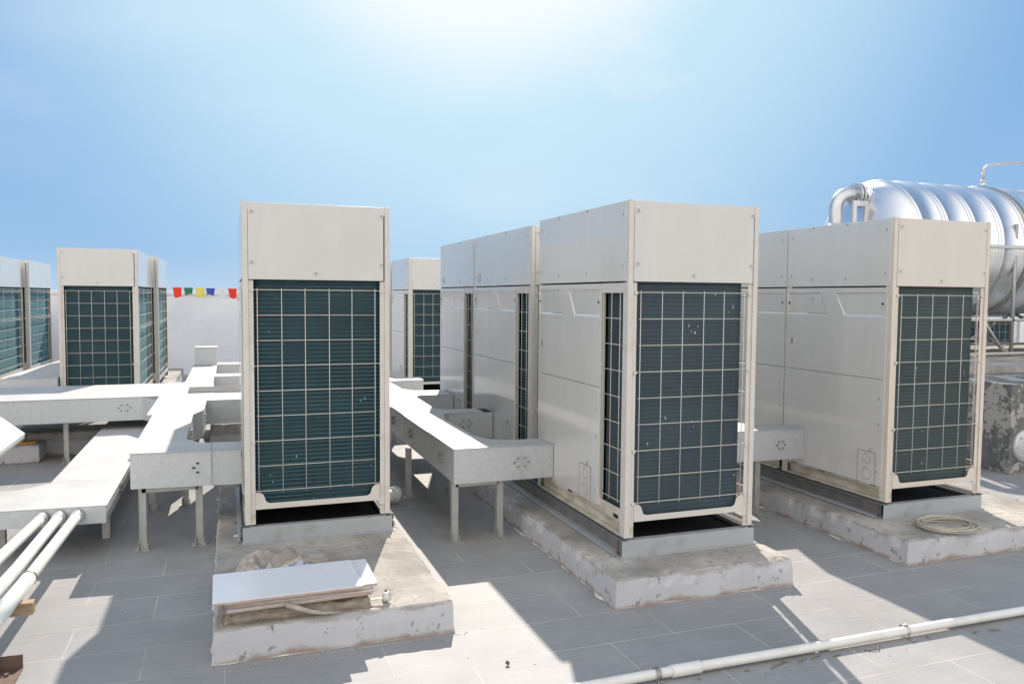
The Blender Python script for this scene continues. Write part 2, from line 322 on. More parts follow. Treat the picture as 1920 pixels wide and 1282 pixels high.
# ------------------------------------------------------------------ concrete pads
def jit(x, y, z, s=9, a=.006): return noise.noise(Vector((x*s, y*s, z*s+3.7)))*a
def pad(name, label, x0, x1, y0, y1, h, cat='concrete pad', group='concrete pads under the units', sides=CSIDE, top=CTOP, wear=1, caulk=True):
    t = thing(name, label, cat, (x0, y0, 0), group)
    W, L = x1-x0, y1-y0; st = .03
    per = []
    def seg(a, b):
        n = max(2, int((Vector(b)-Vector(a)).length/st))
        return [(a[0]+(b[0]-a[0])*k/n, a[1]+(b[1]-a[1])*k/n) for k in range(n)]
    per = seg((0, 0), (W, 0))+seg((W, 0), (W, L))+seg((W, L), (0, L))+seg((0, L), (0, 0))
    cx, cy = W/2, L/2
    def off(p, d, z):
        if d > 0: x = min(max(p[0], d), W-d); y = min(max(p[1], d), L-d)
        else:
            x = p[0]+(1 if p[0] < 1e-6 else -1 if p[0] > W-1e-6 else 0)*d
            y = p[1]+(1 if p[1] < 1e-6 else -1 if p[1] > L-1e-6 else 0)*d
        return (x+jit(p[0]+x0, p[1]+y0, z, 7, .008), y+jit(p[1]+y0, p[0]+x0, z+5, 7, .008), z)
    rows = []
    for d, z in ((-.004, -.01), (.0, h*.25), (.002, h*.55), (.004, h*.85), (.006, h*.96), (.014, h), (.05, h)):
        r = []
        for p in per:
            q = off(p, d, z)
            if z > h*.8:
                c = max(0, noise.noise(Vector(((p[0]+x0)*15, (p[1]+y0)*15, 1.3)))-.05)*wear
                q = off(p, d+(c*.035 if d < .03 else 0), z-(c*.035 if d < .03 else 0))
            r.append(q)
        rows.append(r)
    m = MB(); n = len(per)
    for k, r in enumerate(rows):
        m.v += r
    for k in range(len(rows)-1):
        for j in range(n):
            j2 = (j+1) % n; m.f.append((k*n+j, k*n+j2, (k+1)*n+j2, (k+1)*n+j)); m.m.append(1 if k >= 4 else 0); m.sm.append(False)
    m.f.append(tuple((len(rows)-1)*n+j for j in range(n))); m.m.append(1); m.sm.append(False)
    m.build('pad_body', [sides, top], t)
    if caulk:
        m = MB()
        for a, b, nx, ny in (((0, L), (0, 0), -1, 0), ((0, 0), (W, 0), 0, -1)):
            pr = None; K = int((Vector(b)-Vector(a)).length/.02)
            for k in range(K+1):
                u = k/K; x = a[0]+(b[0]-a[0])*u; y = a[1]+(b[1]-a[1])*u
                wd = .003+.030*max(0, noise.noise(Vector((x*9+x0, y*9+y0, 9)))-.02)*(1 if nx else .4)
                hh = .002+.014*max(0, noise.noise(Vector((x*14+x0, y*14+y0, 2)))+.05)
                i_ = (x-nx*.014, y-ny*.014, hh); o_ = (x+nx*wd, y+ny*wd, .002); u_ = (x-nx*.014, y-ny*.014, -.01)
                if pr: m.face([pr[0], pr[1], o_, i_], 0, True)
                pr = (i_, o_)
        m.build('caulk_line', CAULK, t)
    return t
pad('concrete_pad', 'worn concrete pad with the tile stack on its front end', -.073, .884, 3.132, 6.9, .136, wear=.35)
pad('concrete_pad', 'whitewashed concrete pad with chipped sides under the centre right unit row', 1.643, 2.623, 3.118, 8.3, .136)
pad('concrete_pad', 'whitewashed concrete pad with the cable coil on its front corner', 3.392, 4.80, 3.148, 7.2, .134)
pad('concrete_pad', 'low concrete pad in shade under the far left pair of units', -1.80, -.70, 7.75, 14.0, .2)
pad('concrete_pad', 'concrete pad under the leftmost units with teal grilles', -3.65, -2.6, 9.8, 14.7, .16)
pad('concrete_pad', 'small white painted concrete block seen under the left duct', -.17, .75, 7.6, 8.8, .23, cat='concrete block')
pad('concrete_pad', 'concrete pad under the farthest centre unit pair', 1.98, 2.95, 9.3, 12.6, .136)

# ------------------------------------------------------------------ air conditioners
W = .746; H = 1.65; ZU = 1.258
def screwplate(m, c, nrm, s=.011):
    # small dimpled square with a screw in it, proud of the panel
    x, y, z = c
    if nrm == 'y': m.box(x-s, x+s, y-.0035, y+.004, z-s, z+s, 0); m.tube([(x, y-.006, z), (x, y, z)], .0068, 8, 1)
    else: m.box(x-.0028, x+.004, y-s, y+s, z-s, z+s, 0); m.tube([(x-.0042, y, z), (x, y, z)], .0070, 8, 1)
def guard(m, axis, pos, u0, u1, us, zs, bend=.012, into=.014, bends=(0, 3, 6, 8)):
    r = .00205
    def P(u, z, d=0): return (u, pos+d, z) if axis == 'y' else (pos+d*(1 if pos < .3 else -1), u, z)
    zt, zb = max(zs)+.008, min(zs)-.010
    for u in us: m.tube([P(u, zb, -.004), P(u, zt, -.004)], r, 6)
    for k, z in enumerate(zs):
        if k in bends:
            m.tube([P(u0-.004, z, into), P(u0+bend, z), P(u1-bend, z), P(u1+.004, z, into)], r, 6)
            for u in (u0-.006, u1+.006):
                if axis == 'y': m.tube([P(u, z-.003, .004), P(u, z-.003, -.006)], .008, 8)
        else: m.tube([P(us[0]-.006, z), P(us[-1]+.006, z)], r, 6)
def ac_unit(label, x, y, L, side=True, group='air conditioner units', z=.235, back_detail=True, stickers=False, strip=False, slots=True, fin='dark', side_fin=None, xr=.044, warm=False, flush=False, dents=(), side_screws=True):
    t = thing('air_conditioner', label, 'air conditioner', (x, y, z), group)
    PAINT, POST = (PAINTW, POSTW) if warm else (globals()['PAINT'], globals()['POST'])
    ys = .285 if side else .004 if flush else .034          # where the service panel starts
    # corner posts
    def post(px, py, sx, sy, top=H, dirt=True):
        m = MB(); w1 = .052; th = .0022
        x0, x1 = (px, px+w1) if sx > 0 else (px-w1, px)
        y0, y1 = (py, py+w1) if sy > 0 else (py-w1, py)
        a = .027
        # y-facing leg: outer strip proud, inner strip set back (folded channel)
        yo = y0 if sy > 0 else y1-th
        xo0, xo1 = (px, px+a) if sx > 0 else (px-a, px)
        m.box(xo0, xo1, yo, yo+th, 0, top)
        xi0, xi1 = (px+a, px+w1) if sx > 0 else (px-w1, px-a)
        yy = yo+.007*sy
        m.box(xi0, xi1, yy, yy+th, 0, ZU-.004)
        m.box(*( (xo1-th, xo1) if sx > 0 else (xo0, xo0+th)), min(yo, yy)+.0001, max(yo, yy)+th-.0001, 0.001, top-.001)
        # x-facing leg
        if flush and sx > 0 and sy > 0:
            m.build('corner_post', [POST, SCREW, DIRTY], t, bevel=.0012); return
        xo = x0 if sx > 0 else x1-th
        ya, yb = (py+th, py+.05) if sy > 0 else (py-.05, py-th)
        m.box(xo, xo+th, ya, yb, 0.0, ZU-.004 if sx < 0 or side else top)
        if sx > 0 or True:
            m.box(xo+.0003, xo+th+.0003, *( (py+th, py+.02) if sy > 0 else (py-.02, py-th)), ZU-.0035, top)
        # foot
        m.box(x0+.004, x1-.002, y0+.004, y1-.002, .0, .008)
        for zz in (.03, .11, .42, .80, 1.08, 1.2):
            if sy > 0: m.tube([(px+sx*.040, yy-.001, zz), (px+sx*.040, yy+.001, zz)], .0028, 8, 1)
            if sy > 0: m.tube([(px+sx*.013, yo-.001, zz*.93+.05), (px+sx*.013, yo+.001, zz*.93+.05)], .0022, 8, 1)
            m.tube([(px-sx*.001, py+sy*.03, zz+.02), (px+sx*.001, py+sy*.03, zz+.02)], .003, 8, 1)
        m.box(xi0+.001, xi1-.001, yy-.0012, yy-.0002, 0.002, .055, 2)
        m.build('corner_post', [POST, SCREW, DIRTY], t, bevel=.0012)
    post(0, 0, 1, 1); post(W, 0, -1, 1); post(0, L, 1, -1); post(W, L, -1, -1)
    # upper panels
    m = MB(); m.box(.0285, W-.0335, -.004, .003, ZU, H-.004)
    m.box(.0285, W-.0335, .003, .02, ZU-.0, ZU+.003); m.box(.0285, W-.0335, .003, .03, H-.007, H-.004)
    for sx_, sz in ((.045, 1.60), (W-.045, 1.60), (.045, 1.345), (W-.045, 1.345), (.36, ZU+.035)): screwplate(m, (sx_, -.004, sz), 'y')
    m.build('upper_front_panel', [PAINT, SCREW], t, bevel=.0015)
    m = MB(); m.box(-.004, .003, .003 if flush else .0205, L-.003, ZU+.002, H-.003)
    for sy_, sz in () if not side_screws else ((.05, 1.585), (.05, 1.335), (L-.05, 1.585), (L-.05, 1.335), (L*.40, 1.31), (L*.73, 1.31)): screwplate(m, (-.004, sy_, sz), 'x')
    for sy_ in (L*.4, L*.73) if side_screws else (): m.box(-.008, -.003, sy_-.006, sy_+.006, H-.018, H-.006, 1)
    m.build('upper_side_panel', [GLOSS, SCREW], t, bevel=.0015)
    if stickers:
        m = MB(); m.box(-.0052, -.0042, L-.17, L-.10, 1.44, 1.53, 0); m.box(-.0056, -.0042, L-.16, L-.09, 1.29, 1.36, 1); m.build('sticker', [mat('sticker_white', (.66, .67, .66), rough=.5), mat('sticker_grey', (.42, .42, .43), (.6, .6, .6), 90, .5)], t)
    m = MB(); m.box(W-.003, W+.004, .03, L-.0, ZU, H-.004); m.build('upper_back_panel', [GLOSS, SCREW], t, bevel=.0015)
    m = MB(); m.box(.0285, W-.0285, L-.003, L+.002, 0.07, H-.004); m.build('end_panel', [PAINT], t)
    # roof deck and fan guards
    m = MB(); m.box(.006, W-.006, .006, L-.006, H-.05, H-.04); deck = m.build('top_deck', PAINT, t)
    for cy in ([L/2] if L < 1 else [L*.29, L*.71]):
        m = MB(); rr = min(.29, L*.21 if L >= 1 else .3)
        m.lathe([(0, rr+.015), (.036, rr+.012), (.036, rr+.004), (0, rr+.004)], 32, (W/2, cy, H-.039), (0, 0, 1))
        for q in (.25, .5, .75, 1): m.tube([(W/2+rr*q*math.cos(a_*math.pi/12), cy+rr*q*math.sin(a_*math.pi/12), H-.006) for a_ in range(24)], .002, 5, closed=True)
        for a_ in range(8): m.tube([(W/2, cy, H-.006), (W/2+rr*math.cos(a_*math.pi/4), cy+rr*math.sin(a_*math.pi/4), H-.006)], .002, 5)
        m.build('fan_guard', WIRE, t)
    # bottom rails with the two upturned ears
    m = MB(); xa, xb = .0525, W-.0535
    m.prism([(xa, .076), (xb, .076), (xb, .165), (xb-.022, .165), (xb-.040, .150), (xb-.052, .115), (xb-.068, .106), (xa+.068, .106), (xa+.052, .115), (xa+.040, .150), (xa+.022, .165), (xa, .165)], .004, .0075, axis='y')
    m.box(xa, xb, .0076, .03, .076, .080)
    m.build('bottom_rail', [POST], t, bevel=.001)
    m = MB(); m.box(.001, .005, .051, L-.051, .070, .135 if side else .098, 0)
    m.box(.0052, .022, .051, L-.051, .066, .070, 0)
    if slots:
        for yy in (.07, L*.55, L-.14): m.box(-.0008, .0008, yy, yy+.05, .078, .098, 1)
    m.box(.020, .024, .053, L-.053, .013, .0655, 0); m.box(-.004, .040, .053, L-.053, .0, .012, 0)
    m.build('side_rail', [DIRTY, BLACK], t, bevel=.001)
    m = MB(); m.box(W-.006, W-.001, .051, L-.051, .070, .125); m.build('back_rail', POST, t)
    m = MB(); m.box(.012, W-.012, .035, L-.012, .082, .094); m.build('base_pan', BLACK, t)  # pan coloured black to deepen the shade under the unit
    # coil: one continuous fin block, rounded corners, with tube ridges
    zc0, zc1 = .0945, ZU+.03
    xL, xR, yF, rad = .032, W-xr, .036, .062
    path = []
    if side: path += [(xL, .275), (xL, .2)]
    else: path += [(xL+.02, .12)]
    for k in range(9):
        a_ = math.pi+k*math.pi/16; path.append((xL+rad+rad*math.cos(a_), yF+rad+rad*math.sin(a_)))
    path += [(xL+rad+(xR-xL-2*rad)*k/6, yF) for k in range(1, 6)]
    for k in range(11):
        a_ = -math.pi/2+k*math.pi/20; path.append((xR-rad+rad*math.cos(a_), yF+rad+rad*math.sin(a_)))
    nsp = len(path)-1; path += [(xR, L*.35), (xR, L*.6), (xR, L-.05)]
    m = MB(); base = 0; n = len(path)
    def offp(d):
        o = []
        for k, (a, b) in enumerate(path):
            p0 = Vector(path[max(k-1, 0)]); p1 = Vector(path[min(k+1, n-1)]); dd = (p1-p0).normalized(); o.append((a+dd.y*d, b-dd.x*d))
        return o
    A = offp(0); Bk = offp(-.03)
    for q in ((A[:nsp+1], Bk[:nsp+1]) if side_fin else (A, Bk)):
        i = len(m.v); m.v += [(a, b, zc0) for a, b in q]+[(a, b, zc1) for a, b in q]
        for k in range(len(q)-1): m.f.append((i+k, i+k+1, i+len(q)+k+1, i+len(q)+k)); m.m.append(0); m.sm.append(True)
    FIN = {'dark': COIL, 'dusty': COILD, 'teal': COILT, 'green': COILG}
    coil = m.build('coil', FIN[fin], t, recalc=False)
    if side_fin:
        m = MB(); m.box(xR-.03, xR, path[nsp][1]+.001, L-.05, zc0, zc1); m.build('side_coil', FIN[side_fin], t)  # side leg of the same coil, given the sunlit colour
    m = MB(); A1 = offp(.0016); z_ = zc0+.012
    while z_ < zc1-.01:
        i = len(m.v); h_ = .0019
        m.v += [(a, b, z_) for a, b in A]+[(a, b, z_+h_*.5) for a, b in A1]+[(a, b, z_+h_) for a, b in A]
        for k in range(n-1):
            for q in (0, 1): m.f.append((i+q*n+k, i+q*n+k+1, i+(q+1)*n+k+1, i+(q+1)*n+k)); m.m.append(0); m.sm.append(False)
        z_ += .0215
    m.build('coil_tubes', TUBED if fin in ('dusty', 'green') else TUBE, coil, recalc=False)
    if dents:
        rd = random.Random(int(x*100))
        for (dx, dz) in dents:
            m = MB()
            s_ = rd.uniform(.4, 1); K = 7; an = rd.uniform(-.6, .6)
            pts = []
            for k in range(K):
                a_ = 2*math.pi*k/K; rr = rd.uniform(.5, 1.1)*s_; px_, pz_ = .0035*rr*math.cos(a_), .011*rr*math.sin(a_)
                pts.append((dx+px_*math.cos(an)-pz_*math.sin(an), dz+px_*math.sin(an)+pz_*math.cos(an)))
            m.prism(pts, yF-.0045, yF-.001, axis='y'); m.build('bent_fin_glint', FINB if fin == 'dark' else FINW, coil)  # pale chip standing for the glint of a bent fin
    # dark inside behind the coil so that the machine is not hollow
    m = MB(); m.box(xL+.09, xR-.06, yF+.09, L-.02, .095, H-.052); m.build('inner_housing', BLACK, t)
    zs = [1.206-.1294*k for k in range(9)]
    m = MB(); guard(m, 'y', .004, .052, W-.054, [.07, .189, .306, .428, .546, .667], zs); m.build('wire_guard', WIRE, t)
    if side:
        m = MB(); guard(m, 'x', .0, .052, .272, [.072, .163, .252], zs); m.build('wire_guard', WIRE, t)
        m = MB(); m.box(-.002, .003, .0505, .284, ZU-.055, ZU-.006); m.box(-.004, .02, .276, .2845, .098, ZU-.056)
        m.build('guard_trim', POST, t, bevel=.001)
    # back guard (full length, more wires)
    zb = sorted(set([round(q, 4) for q in zs]+[1.226, 1.188, .838, .80, .19]), reverse=True)
    nu = 4; us = [.075+(L-.15)*k/(nu-1) for k in range(nu)]
    m = MB(); guard(m, 'x', W-.002, .055, L-.055, us, zb, bends=(0, 5, 8, 12)); m.build('wire_guard', WIRE, t)
    # service panel with pressed recesses, x = -.006 outwards
    m = MB(); X0 = -.006; D = .0075
    e1 = L-ys-.006
    def P(e, zz, d=0): return (X0+d, ys+e, zz)
    def band(a, b, z0, z1):  # flat piece, a/b are (bottom,top) e pairs
        m.face([P(a[0], z0), P(b[0], z0), P(b[1], z1), P(a[1], z1)])
    zr0, zr1 = 1.078, 1.222; zt = ZU-.007; zseam = .715; zbot = .092 if side else .085
    band((0, 0), (e1, e1), zr1, zt)
    band((0, 0), (e1, e1), zseam+.0015, zr0)
    rec = [((.012, .012), (.331, .415)), ((.478, .545), (e1-.012, e1-.012))]
    band((0, 0), rec[0][0], zr0, zr1); band(rec[0][1], rec[1][0], zr0, zr1); band(rec[1][1], (e1, e1), zr0, zr1)
    for (a0, a1), (b0, b1) in rec:
        s_ = .006; zz0, zz1 = zr0+.010, zr1-.005
        fl = lambda e, zz: P(e, zz, D)
        ia0, ib0, ib1, ia1 = a0+s_, b0-s_, b1-s_, a1+s_
        m.face([fl(ia0, zz0), fl(ib0, zz0), fl(ib1, zz1), fl(ia1, zz1)])
        m.face([P(a0, zr0), P(b0, zr0), fl(ib0, zz0), fl(ia0, zz0)]); m.face([P(b0, zr0), P(b1, zr1), fl(ib1, zz1), fl(ib0, zz0)])
        m.face([P(b1, zr1), P(a1, zr1), fl(ia1, zz1), fl(ib1, zz1)]); m.face([P(a1, zr1), P(a0, zr0), fl(ia0, zz0), fl(ia1, zz1)])
    # panel edges
    m.face([P(0, zseam), P(0, zt), P(0, zt, .012), P(0, zseam, .012)]); m.face([P(e1, zseam), P(e1, zt), P(e1, zt, .012), P(e1, zseam, .012)])
    m.face([P(0, zt), P(e1, zt), P(e1, zt, .012), P(0, zt, .012)])
    for e_, zz in ((.035, 1.155), (e1-.03, 1.155)): screwplate(m, P(e_, zz, 0 if e_ > .1 else D), 'x', .006)
    for k in range(3):
        zz = .91-k*.014; m.prism([(ys+e1*.925-.010, zz), (ys+e1*.925+.010, zz), (ys+e1*.925+.013, zz+.006), (ys+e1*.925-.007, zz+.006)], X0-.0008, X0+.001, 1, axis='x')
    panel = m.build('service_panel', [GLOSS, BLACK], t, recalc=True)
    m = MB(); m.prism([(ys+.490, zr0+.012), (ys+.655, zr0+.012), (ys+.655, zr1-.007), (ys+.552, zr1-.007)], X0+.0015, X0+D+.002, axis='x')
    screwplate(m, (X0+.0015, ys+.615, 1.185), 'x', .008)
    m.build('access_lid', [GLOSS, SCREW], panel, bevel=.001)
    m = MB(); m.box(X0, X0+.012, ys, ys+e1, zbot, zseam-.0015)
    m.box(X0-.001, X0+.001, ys+.015, ys+.025, .55, .70, 0)
    for zz in (.60, .45, .17): screwplate(m, (X0, ys+.03, zz), 'x', .007)
    lower = m.build('lower_panel', [GLOSS, SCREW], t, bevel=.0012)
    m = MB(); ky = ys+(.09 if side else .045)
    m.box(X0-.0025, X0+.001, ky, ky+.135, zbot+.002, .275)
    for zz, rr in ((.235, .028), (.145, .036)):
        cyk = ky+.062; m.tube([(X0-.003, cyk+rr*math.cos(a_*math.pi/14), zz+rr*math.sin(a_*math.pi/14)) for a_ in range(28)], .0017, 5, 1, closed=True)
    for a in ((ky-.002, ky+.001, zbot, .278), (ky+.134, ky+.137, zbot, .278)): m.box(X0-.0035, X0, a[0], a[1], a[2], a[3], 1)
    m.box(X0-.0035, X0, ky, ky+.135, .2755, .279, 1); m.tube([(X0-.004, ky+.045, .279), (X0-.004, ky+.042, .295), (X0-.004, ky+.03, .30)], .002, 5, 1)
    m.build('pipe_knockout_plate', [GLOSS, SCREW], lower)
    if strip:
        m = MB(); m.box(-.0012, -.0002, .006, .016, 1.29, 1.40); m.build('label_strip', mat('paper_label', (.70, .70, .68), (.35, .35, .35), 160, .6, lo_=.5, hi=.55), t)
    return t
g = 'matching cream units in the roof rows'
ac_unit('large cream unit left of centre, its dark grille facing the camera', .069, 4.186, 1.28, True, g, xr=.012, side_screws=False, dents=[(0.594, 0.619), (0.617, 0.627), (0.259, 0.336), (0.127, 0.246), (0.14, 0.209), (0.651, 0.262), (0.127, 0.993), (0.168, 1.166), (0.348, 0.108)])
ac_unit('cream unit hidden behind the big left of centre unit', .15, 5.52, 1.40, True, g)
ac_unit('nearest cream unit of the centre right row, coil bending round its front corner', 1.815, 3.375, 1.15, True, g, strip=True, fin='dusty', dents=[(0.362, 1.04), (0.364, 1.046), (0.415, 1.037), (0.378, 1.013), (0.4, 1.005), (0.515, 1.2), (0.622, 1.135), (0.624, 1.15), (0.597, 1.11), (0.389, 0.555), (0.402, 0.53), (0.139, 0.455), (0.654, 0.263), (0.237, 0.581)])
ac_unit('second cream unit in the centre right row, just behind the nearest one', 1.88, 4.83, 1.25, True, g, stickers=True)
ac_unit('third and farthest cream unit of the centre right row', 1.88, 6.10, 1.07, True, g, stickers=True)
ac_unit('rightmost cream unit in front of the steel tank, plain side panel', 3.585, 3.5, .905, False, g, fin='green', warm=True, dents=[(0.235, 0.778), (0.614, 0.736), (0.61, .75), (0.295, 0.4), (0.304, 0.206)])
ac_unit('cream unit joined behind the rightmost one, only its side panels showing', 3.585, 4.409, .905, False, g, flush=True)
ac_unit('small distant cream unit between the big left unit and the centre right row', 2.105, 9.58, 1.05, True, g)
ac_unit('farthest cream unit just peeking past the right edge of the big left unit', 2.105, 10.72, 1.1, True, g)
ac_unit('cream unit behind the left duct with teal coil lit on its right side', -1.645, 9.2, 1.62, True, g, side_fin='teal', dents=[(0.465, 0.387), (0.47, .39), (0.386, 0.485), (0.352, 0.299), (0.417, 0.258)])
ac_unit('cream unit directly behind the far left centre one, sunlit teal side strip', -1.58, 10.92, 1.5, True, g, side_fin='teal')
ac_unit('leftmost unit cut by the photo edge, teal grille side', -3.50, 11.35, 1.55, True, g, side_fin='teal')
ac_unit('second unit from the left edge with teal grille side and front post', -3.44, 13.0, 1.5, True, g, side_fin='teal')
ac_unit('distant unit with teal grille seen under the steel tank', 10.98, 8.9, 1.0, True, g)

# ------------------------------------------------------------------ skids under the units
def skid(label, x, y, L, h=.099, z=.136, w=W):
    t = thing('skid_frame', label, 'steel frame', (x, y, z), 'steel channel frames under the units')
    zt = h-.012
    # front and rear channel, flat web outwards
    for k, yy in enumerate((-.004, L-.04)):
        m = MB(); m.box(-.012, w+.012, yy, yy+.006, .006, zt); m.box(-.006, w+.006, yy+.0062, yy+.046, zt-.006, zt-.0005); m.box(-.02, w+.03, yy-.008, yy+.046, 0, .0058)
        m.build('cross_channel', SKID, t, bevel=.0015)
    for sgn, xx in ((1, -.012), (-1, w+.012)):
        m = MB()
        a, b = (xx+.030, xx+.036) if sgn > 0 else (xx-.036, xx-.030)
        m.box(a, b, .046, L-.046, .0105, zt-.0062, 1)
        a, b = (xx-.002, xx+.05) if sgn > 0 else (xx-.05, xx+.002)
        m.box(a, b, .002 if sgn > 0 else .002, L, zt-.0001, zt+.0055)
        a, b = (xx-.025, xx+.05) if sgn > 0 else (xx-.05, xx+.025)
        m.box(a, b, .04, L-.046, 0.0045, .0105); m.box(a+.006, b-.006, .05, L-.05, .0003, .0043, 2)  # black strip painted in for the shade below the flange
        m.build('side_channel', [SKID, SKID_SHADE, BLACK], t, bevel=.0015)
        m = MB(); 
        a, b = (xx-.006, xx+.035) if sgn > 0 else (xx-.035, xx+.006)
        m.box(a, b, -.008, L, zt+.0057, h-.0005); m.build('rubber_strip', RUBBER, t, bevel=.001)
        for yy in (.03,):
            m = MB(); xc = xx+(-.006 if sgn > 0 else .01); m.cyl((xc, yy, .012), (xc, yy, .05), .004, 8); m.cyl((xc, yy, .02), (xc, yy, .028), .009, 6); m.cyl((xc, yy, zt-.03), (xc, yy, zt-.0005), .004, 8)
            m.build('bolt', RUST, t)
    m = MB(); m.box(.03, w-.03, .05, L-.05, zt-.03, zt-.02); m.build('mat', BLACK, t)  # added black sheet, stands in for deep shade inside the frame
    return t
skid('grey steel channel frame under the big unit left of centre', .069, 4.186, 1.28)
skid('long grey steel channel frame under the centre right row', 1.815, 3.375, 3.85)
skid('grey steel channel frame on the pad with the cable coil', 3.585, 3.5, 1.82, z=.134)
skid('grey steel frame under the far centre units', 2.105, 9.58, 2.2)
skid('steel frame under the far left centre units', -1.645, 9.2, 3.3, h=.035, z=.2)
skid('steel frame under the leftmost units with teal grilles', -3.5, 11.35, 3.2, h=.075, z=.16)

# ------------------------------------------------------------------ cable ducts
ZT, ZB = .549, .352
def bolts(t, c, nrm, pat=None):
    pat = pat or [(-.022, .024), (-.022, -.024), (-.044, 0), (.022, .024), (.022, -.024), (.044, 0)]
    for a, b in pat:
        m = MB(); 
        if nrm == 'y': p = (c[0]+a, c[1], c[2]+b); q = (p[0], p[1]-.004, p[2]); r_ = (p[0], p[1]-.008, p[2])
        elif nrm == '-x': p = (c[0], c[1]+a, c[2]+b); q = (p[0]-.005, p[1], p[2]); r_ = (p[0]-.013, p[1], p[2])
        else: p = (c[0], c[1]+a, c[2]+b); q = (p[0]+.005, p[1], p[2]); r_ = (p[0]+.013, p[1], p[2])
        m.cyl(p, q, .0085, 10); m.tube([q, r_], .0055, 6); m.build('bolt', SCREW, t)
def duct(t, poly, covers, seams=(), z0=ZB, z1=ZT, flange=.004):
    m = MB(); m.prism(poly, z0, z1-.003, 0, mt=1); m.build('duct_body', [GALV, BLACK], t)
    for c in covers:
        m = MB(); m.prism(c, z1-.0028, z1, 0)
        # turned-down lip
        n = len(c)
        m.build('cover_plate', GTOP, t, bevel=.0008)
    for s in seams:   # (x0,x1,y0,y1) vertical lap joints on the sides
        m = MB(); m.box(*s, z0+.001, z1-.004); m.build('joint_strip', GALV, t, bevel=.0005)
def leg(t, x, y, h, face=1, foot=.0):
    m = MB(); m.box(x, x+.005, y, y+.036, .006, h); m.box(x+.0052, x+.038, y, y+.005, .006, h); l = m.build('leg', GLEG, t, bevel=.0008)
    m = MB(); m.box(x-.012*face-.012, x+.055, y-.022, y+.045, .001, .006); m.box(x-.0045, x-.0003, y-.035, y+.05, .006, .055); m.box(x+.040, x+.0445, y-.005, y+.04, .006, .04)
    m.cyl((x+.028, y+.022, .006), (x+.028, y+.022, .016), .007, 6); m.build('foot_plate', GLEG, l)
# --- centre duct
t = thing('cable_duct', 'raised galvanised duct branching to the centre right units', 'duct', (0, 0, 0), 'raised galvanised ducts on legs')
poly = [(1.197, 4.262), (1.805, 4.255), (1.805, 4.43), (1.60, 4.44), (1.485, 4.52), (1.43, 4.66), (1.43, 5.38), (1.475, 5.53), (1.53, 5.585), (1.868, 5.58), (1.868, 5.78), (1.55, 5.80), (1.495, 5.90), (1.495, 6.6), (1.55, 6.68), (1.868, 6.68), (1.868, 7.02), (1.6, 7.05), (1.52, 7.2), (1.52, 7.9), (1.9, 7.95), (1.9, 8.2), (1.2, 8.2)]
def ins(p, d=-.005): return p
duct(t, poly, [
  [(1.193, 4.257), (1.52, 4.252), (1.52, 4.478), (1.482, 4.52), (1.434, 4.66), (1.434, 4.84), (1.193, 4.87)],
  [(1.5215, 4.252), (1.812, 4.25), (1.812, 4.433), (1.602, 4.443), (1.5215, 4.478)],
  [(1.188, 4.872), (1.434, 4.842), (1.434, 5.378), (1.478, 5.53), (1.478, 5.565), (1.188, 5.60)],
  [(1.193, 5.602), (1.479, 5.567), (1.53, 5.58), (1.80, 5.58), (1.80, 5.785), (1.552, 5.804), (1.499, 5.90), (1.499, 6.02), (1.193, 6.06)],
  [(1.17, 6.062), (1.499, 6.022), (1.515, 6.6), (1.555, 6.676), (1.862, 6.676), (1.862, 7.024), (1.604, 7.054), (1.19, 7.10)],
  [(1.193, 7.102), (1.60, 7.056), (1.524, 7.2), (1.524, 7.896), (1.904, 7.946), (1.904, 8.204), (1.193, 8.204)]],
  [(1.60, 1.603, 4.2535, 4.2545)])
m = MB(); m.box(1.6025, 1.606, 4.252, 4.2546, ZB, ZT-.003); m.build('joint_strip', GALV, t)
for q in ((1.195, 1.1968, 4.86, 4.866, ZB, ZT-.004), (1.195, 1.1968, 5.585, 5.592, ZB, ZT-.004), (1.198, 1.802, 4.2605, 4.264, ZB-.006, ZB-.0005)):
    m = MB(); m.box(*q); m.build('joint_strip', GALV, t)
bolts(t, (1.605, 4.2555, .45), 'y'); bolts(t, (1.196, 4.55, .45), '-x'); bolts(t, (1.196, 5.40, .45), '-x'); bolts(t, (1.196, 6.0, .45), '-x'); bolts(t, (1.66, 5.5795, .47), 'y')
m = MB(); m.box(1.22, 1.48, 4.30, 4.305, .32, .3515); m.box(1.22, 1.48, 4.305, 4.33, .346, .3515); m.build('cross_bar', GLEG, t)
for lx, ly in ((1.197, 4.30), (1.47, 4.30), (1.16, 5.36), (1.46, 5.36), (1.2, 7.4), (1.46, 7.4)): leg(t, lx, ly, .3515)
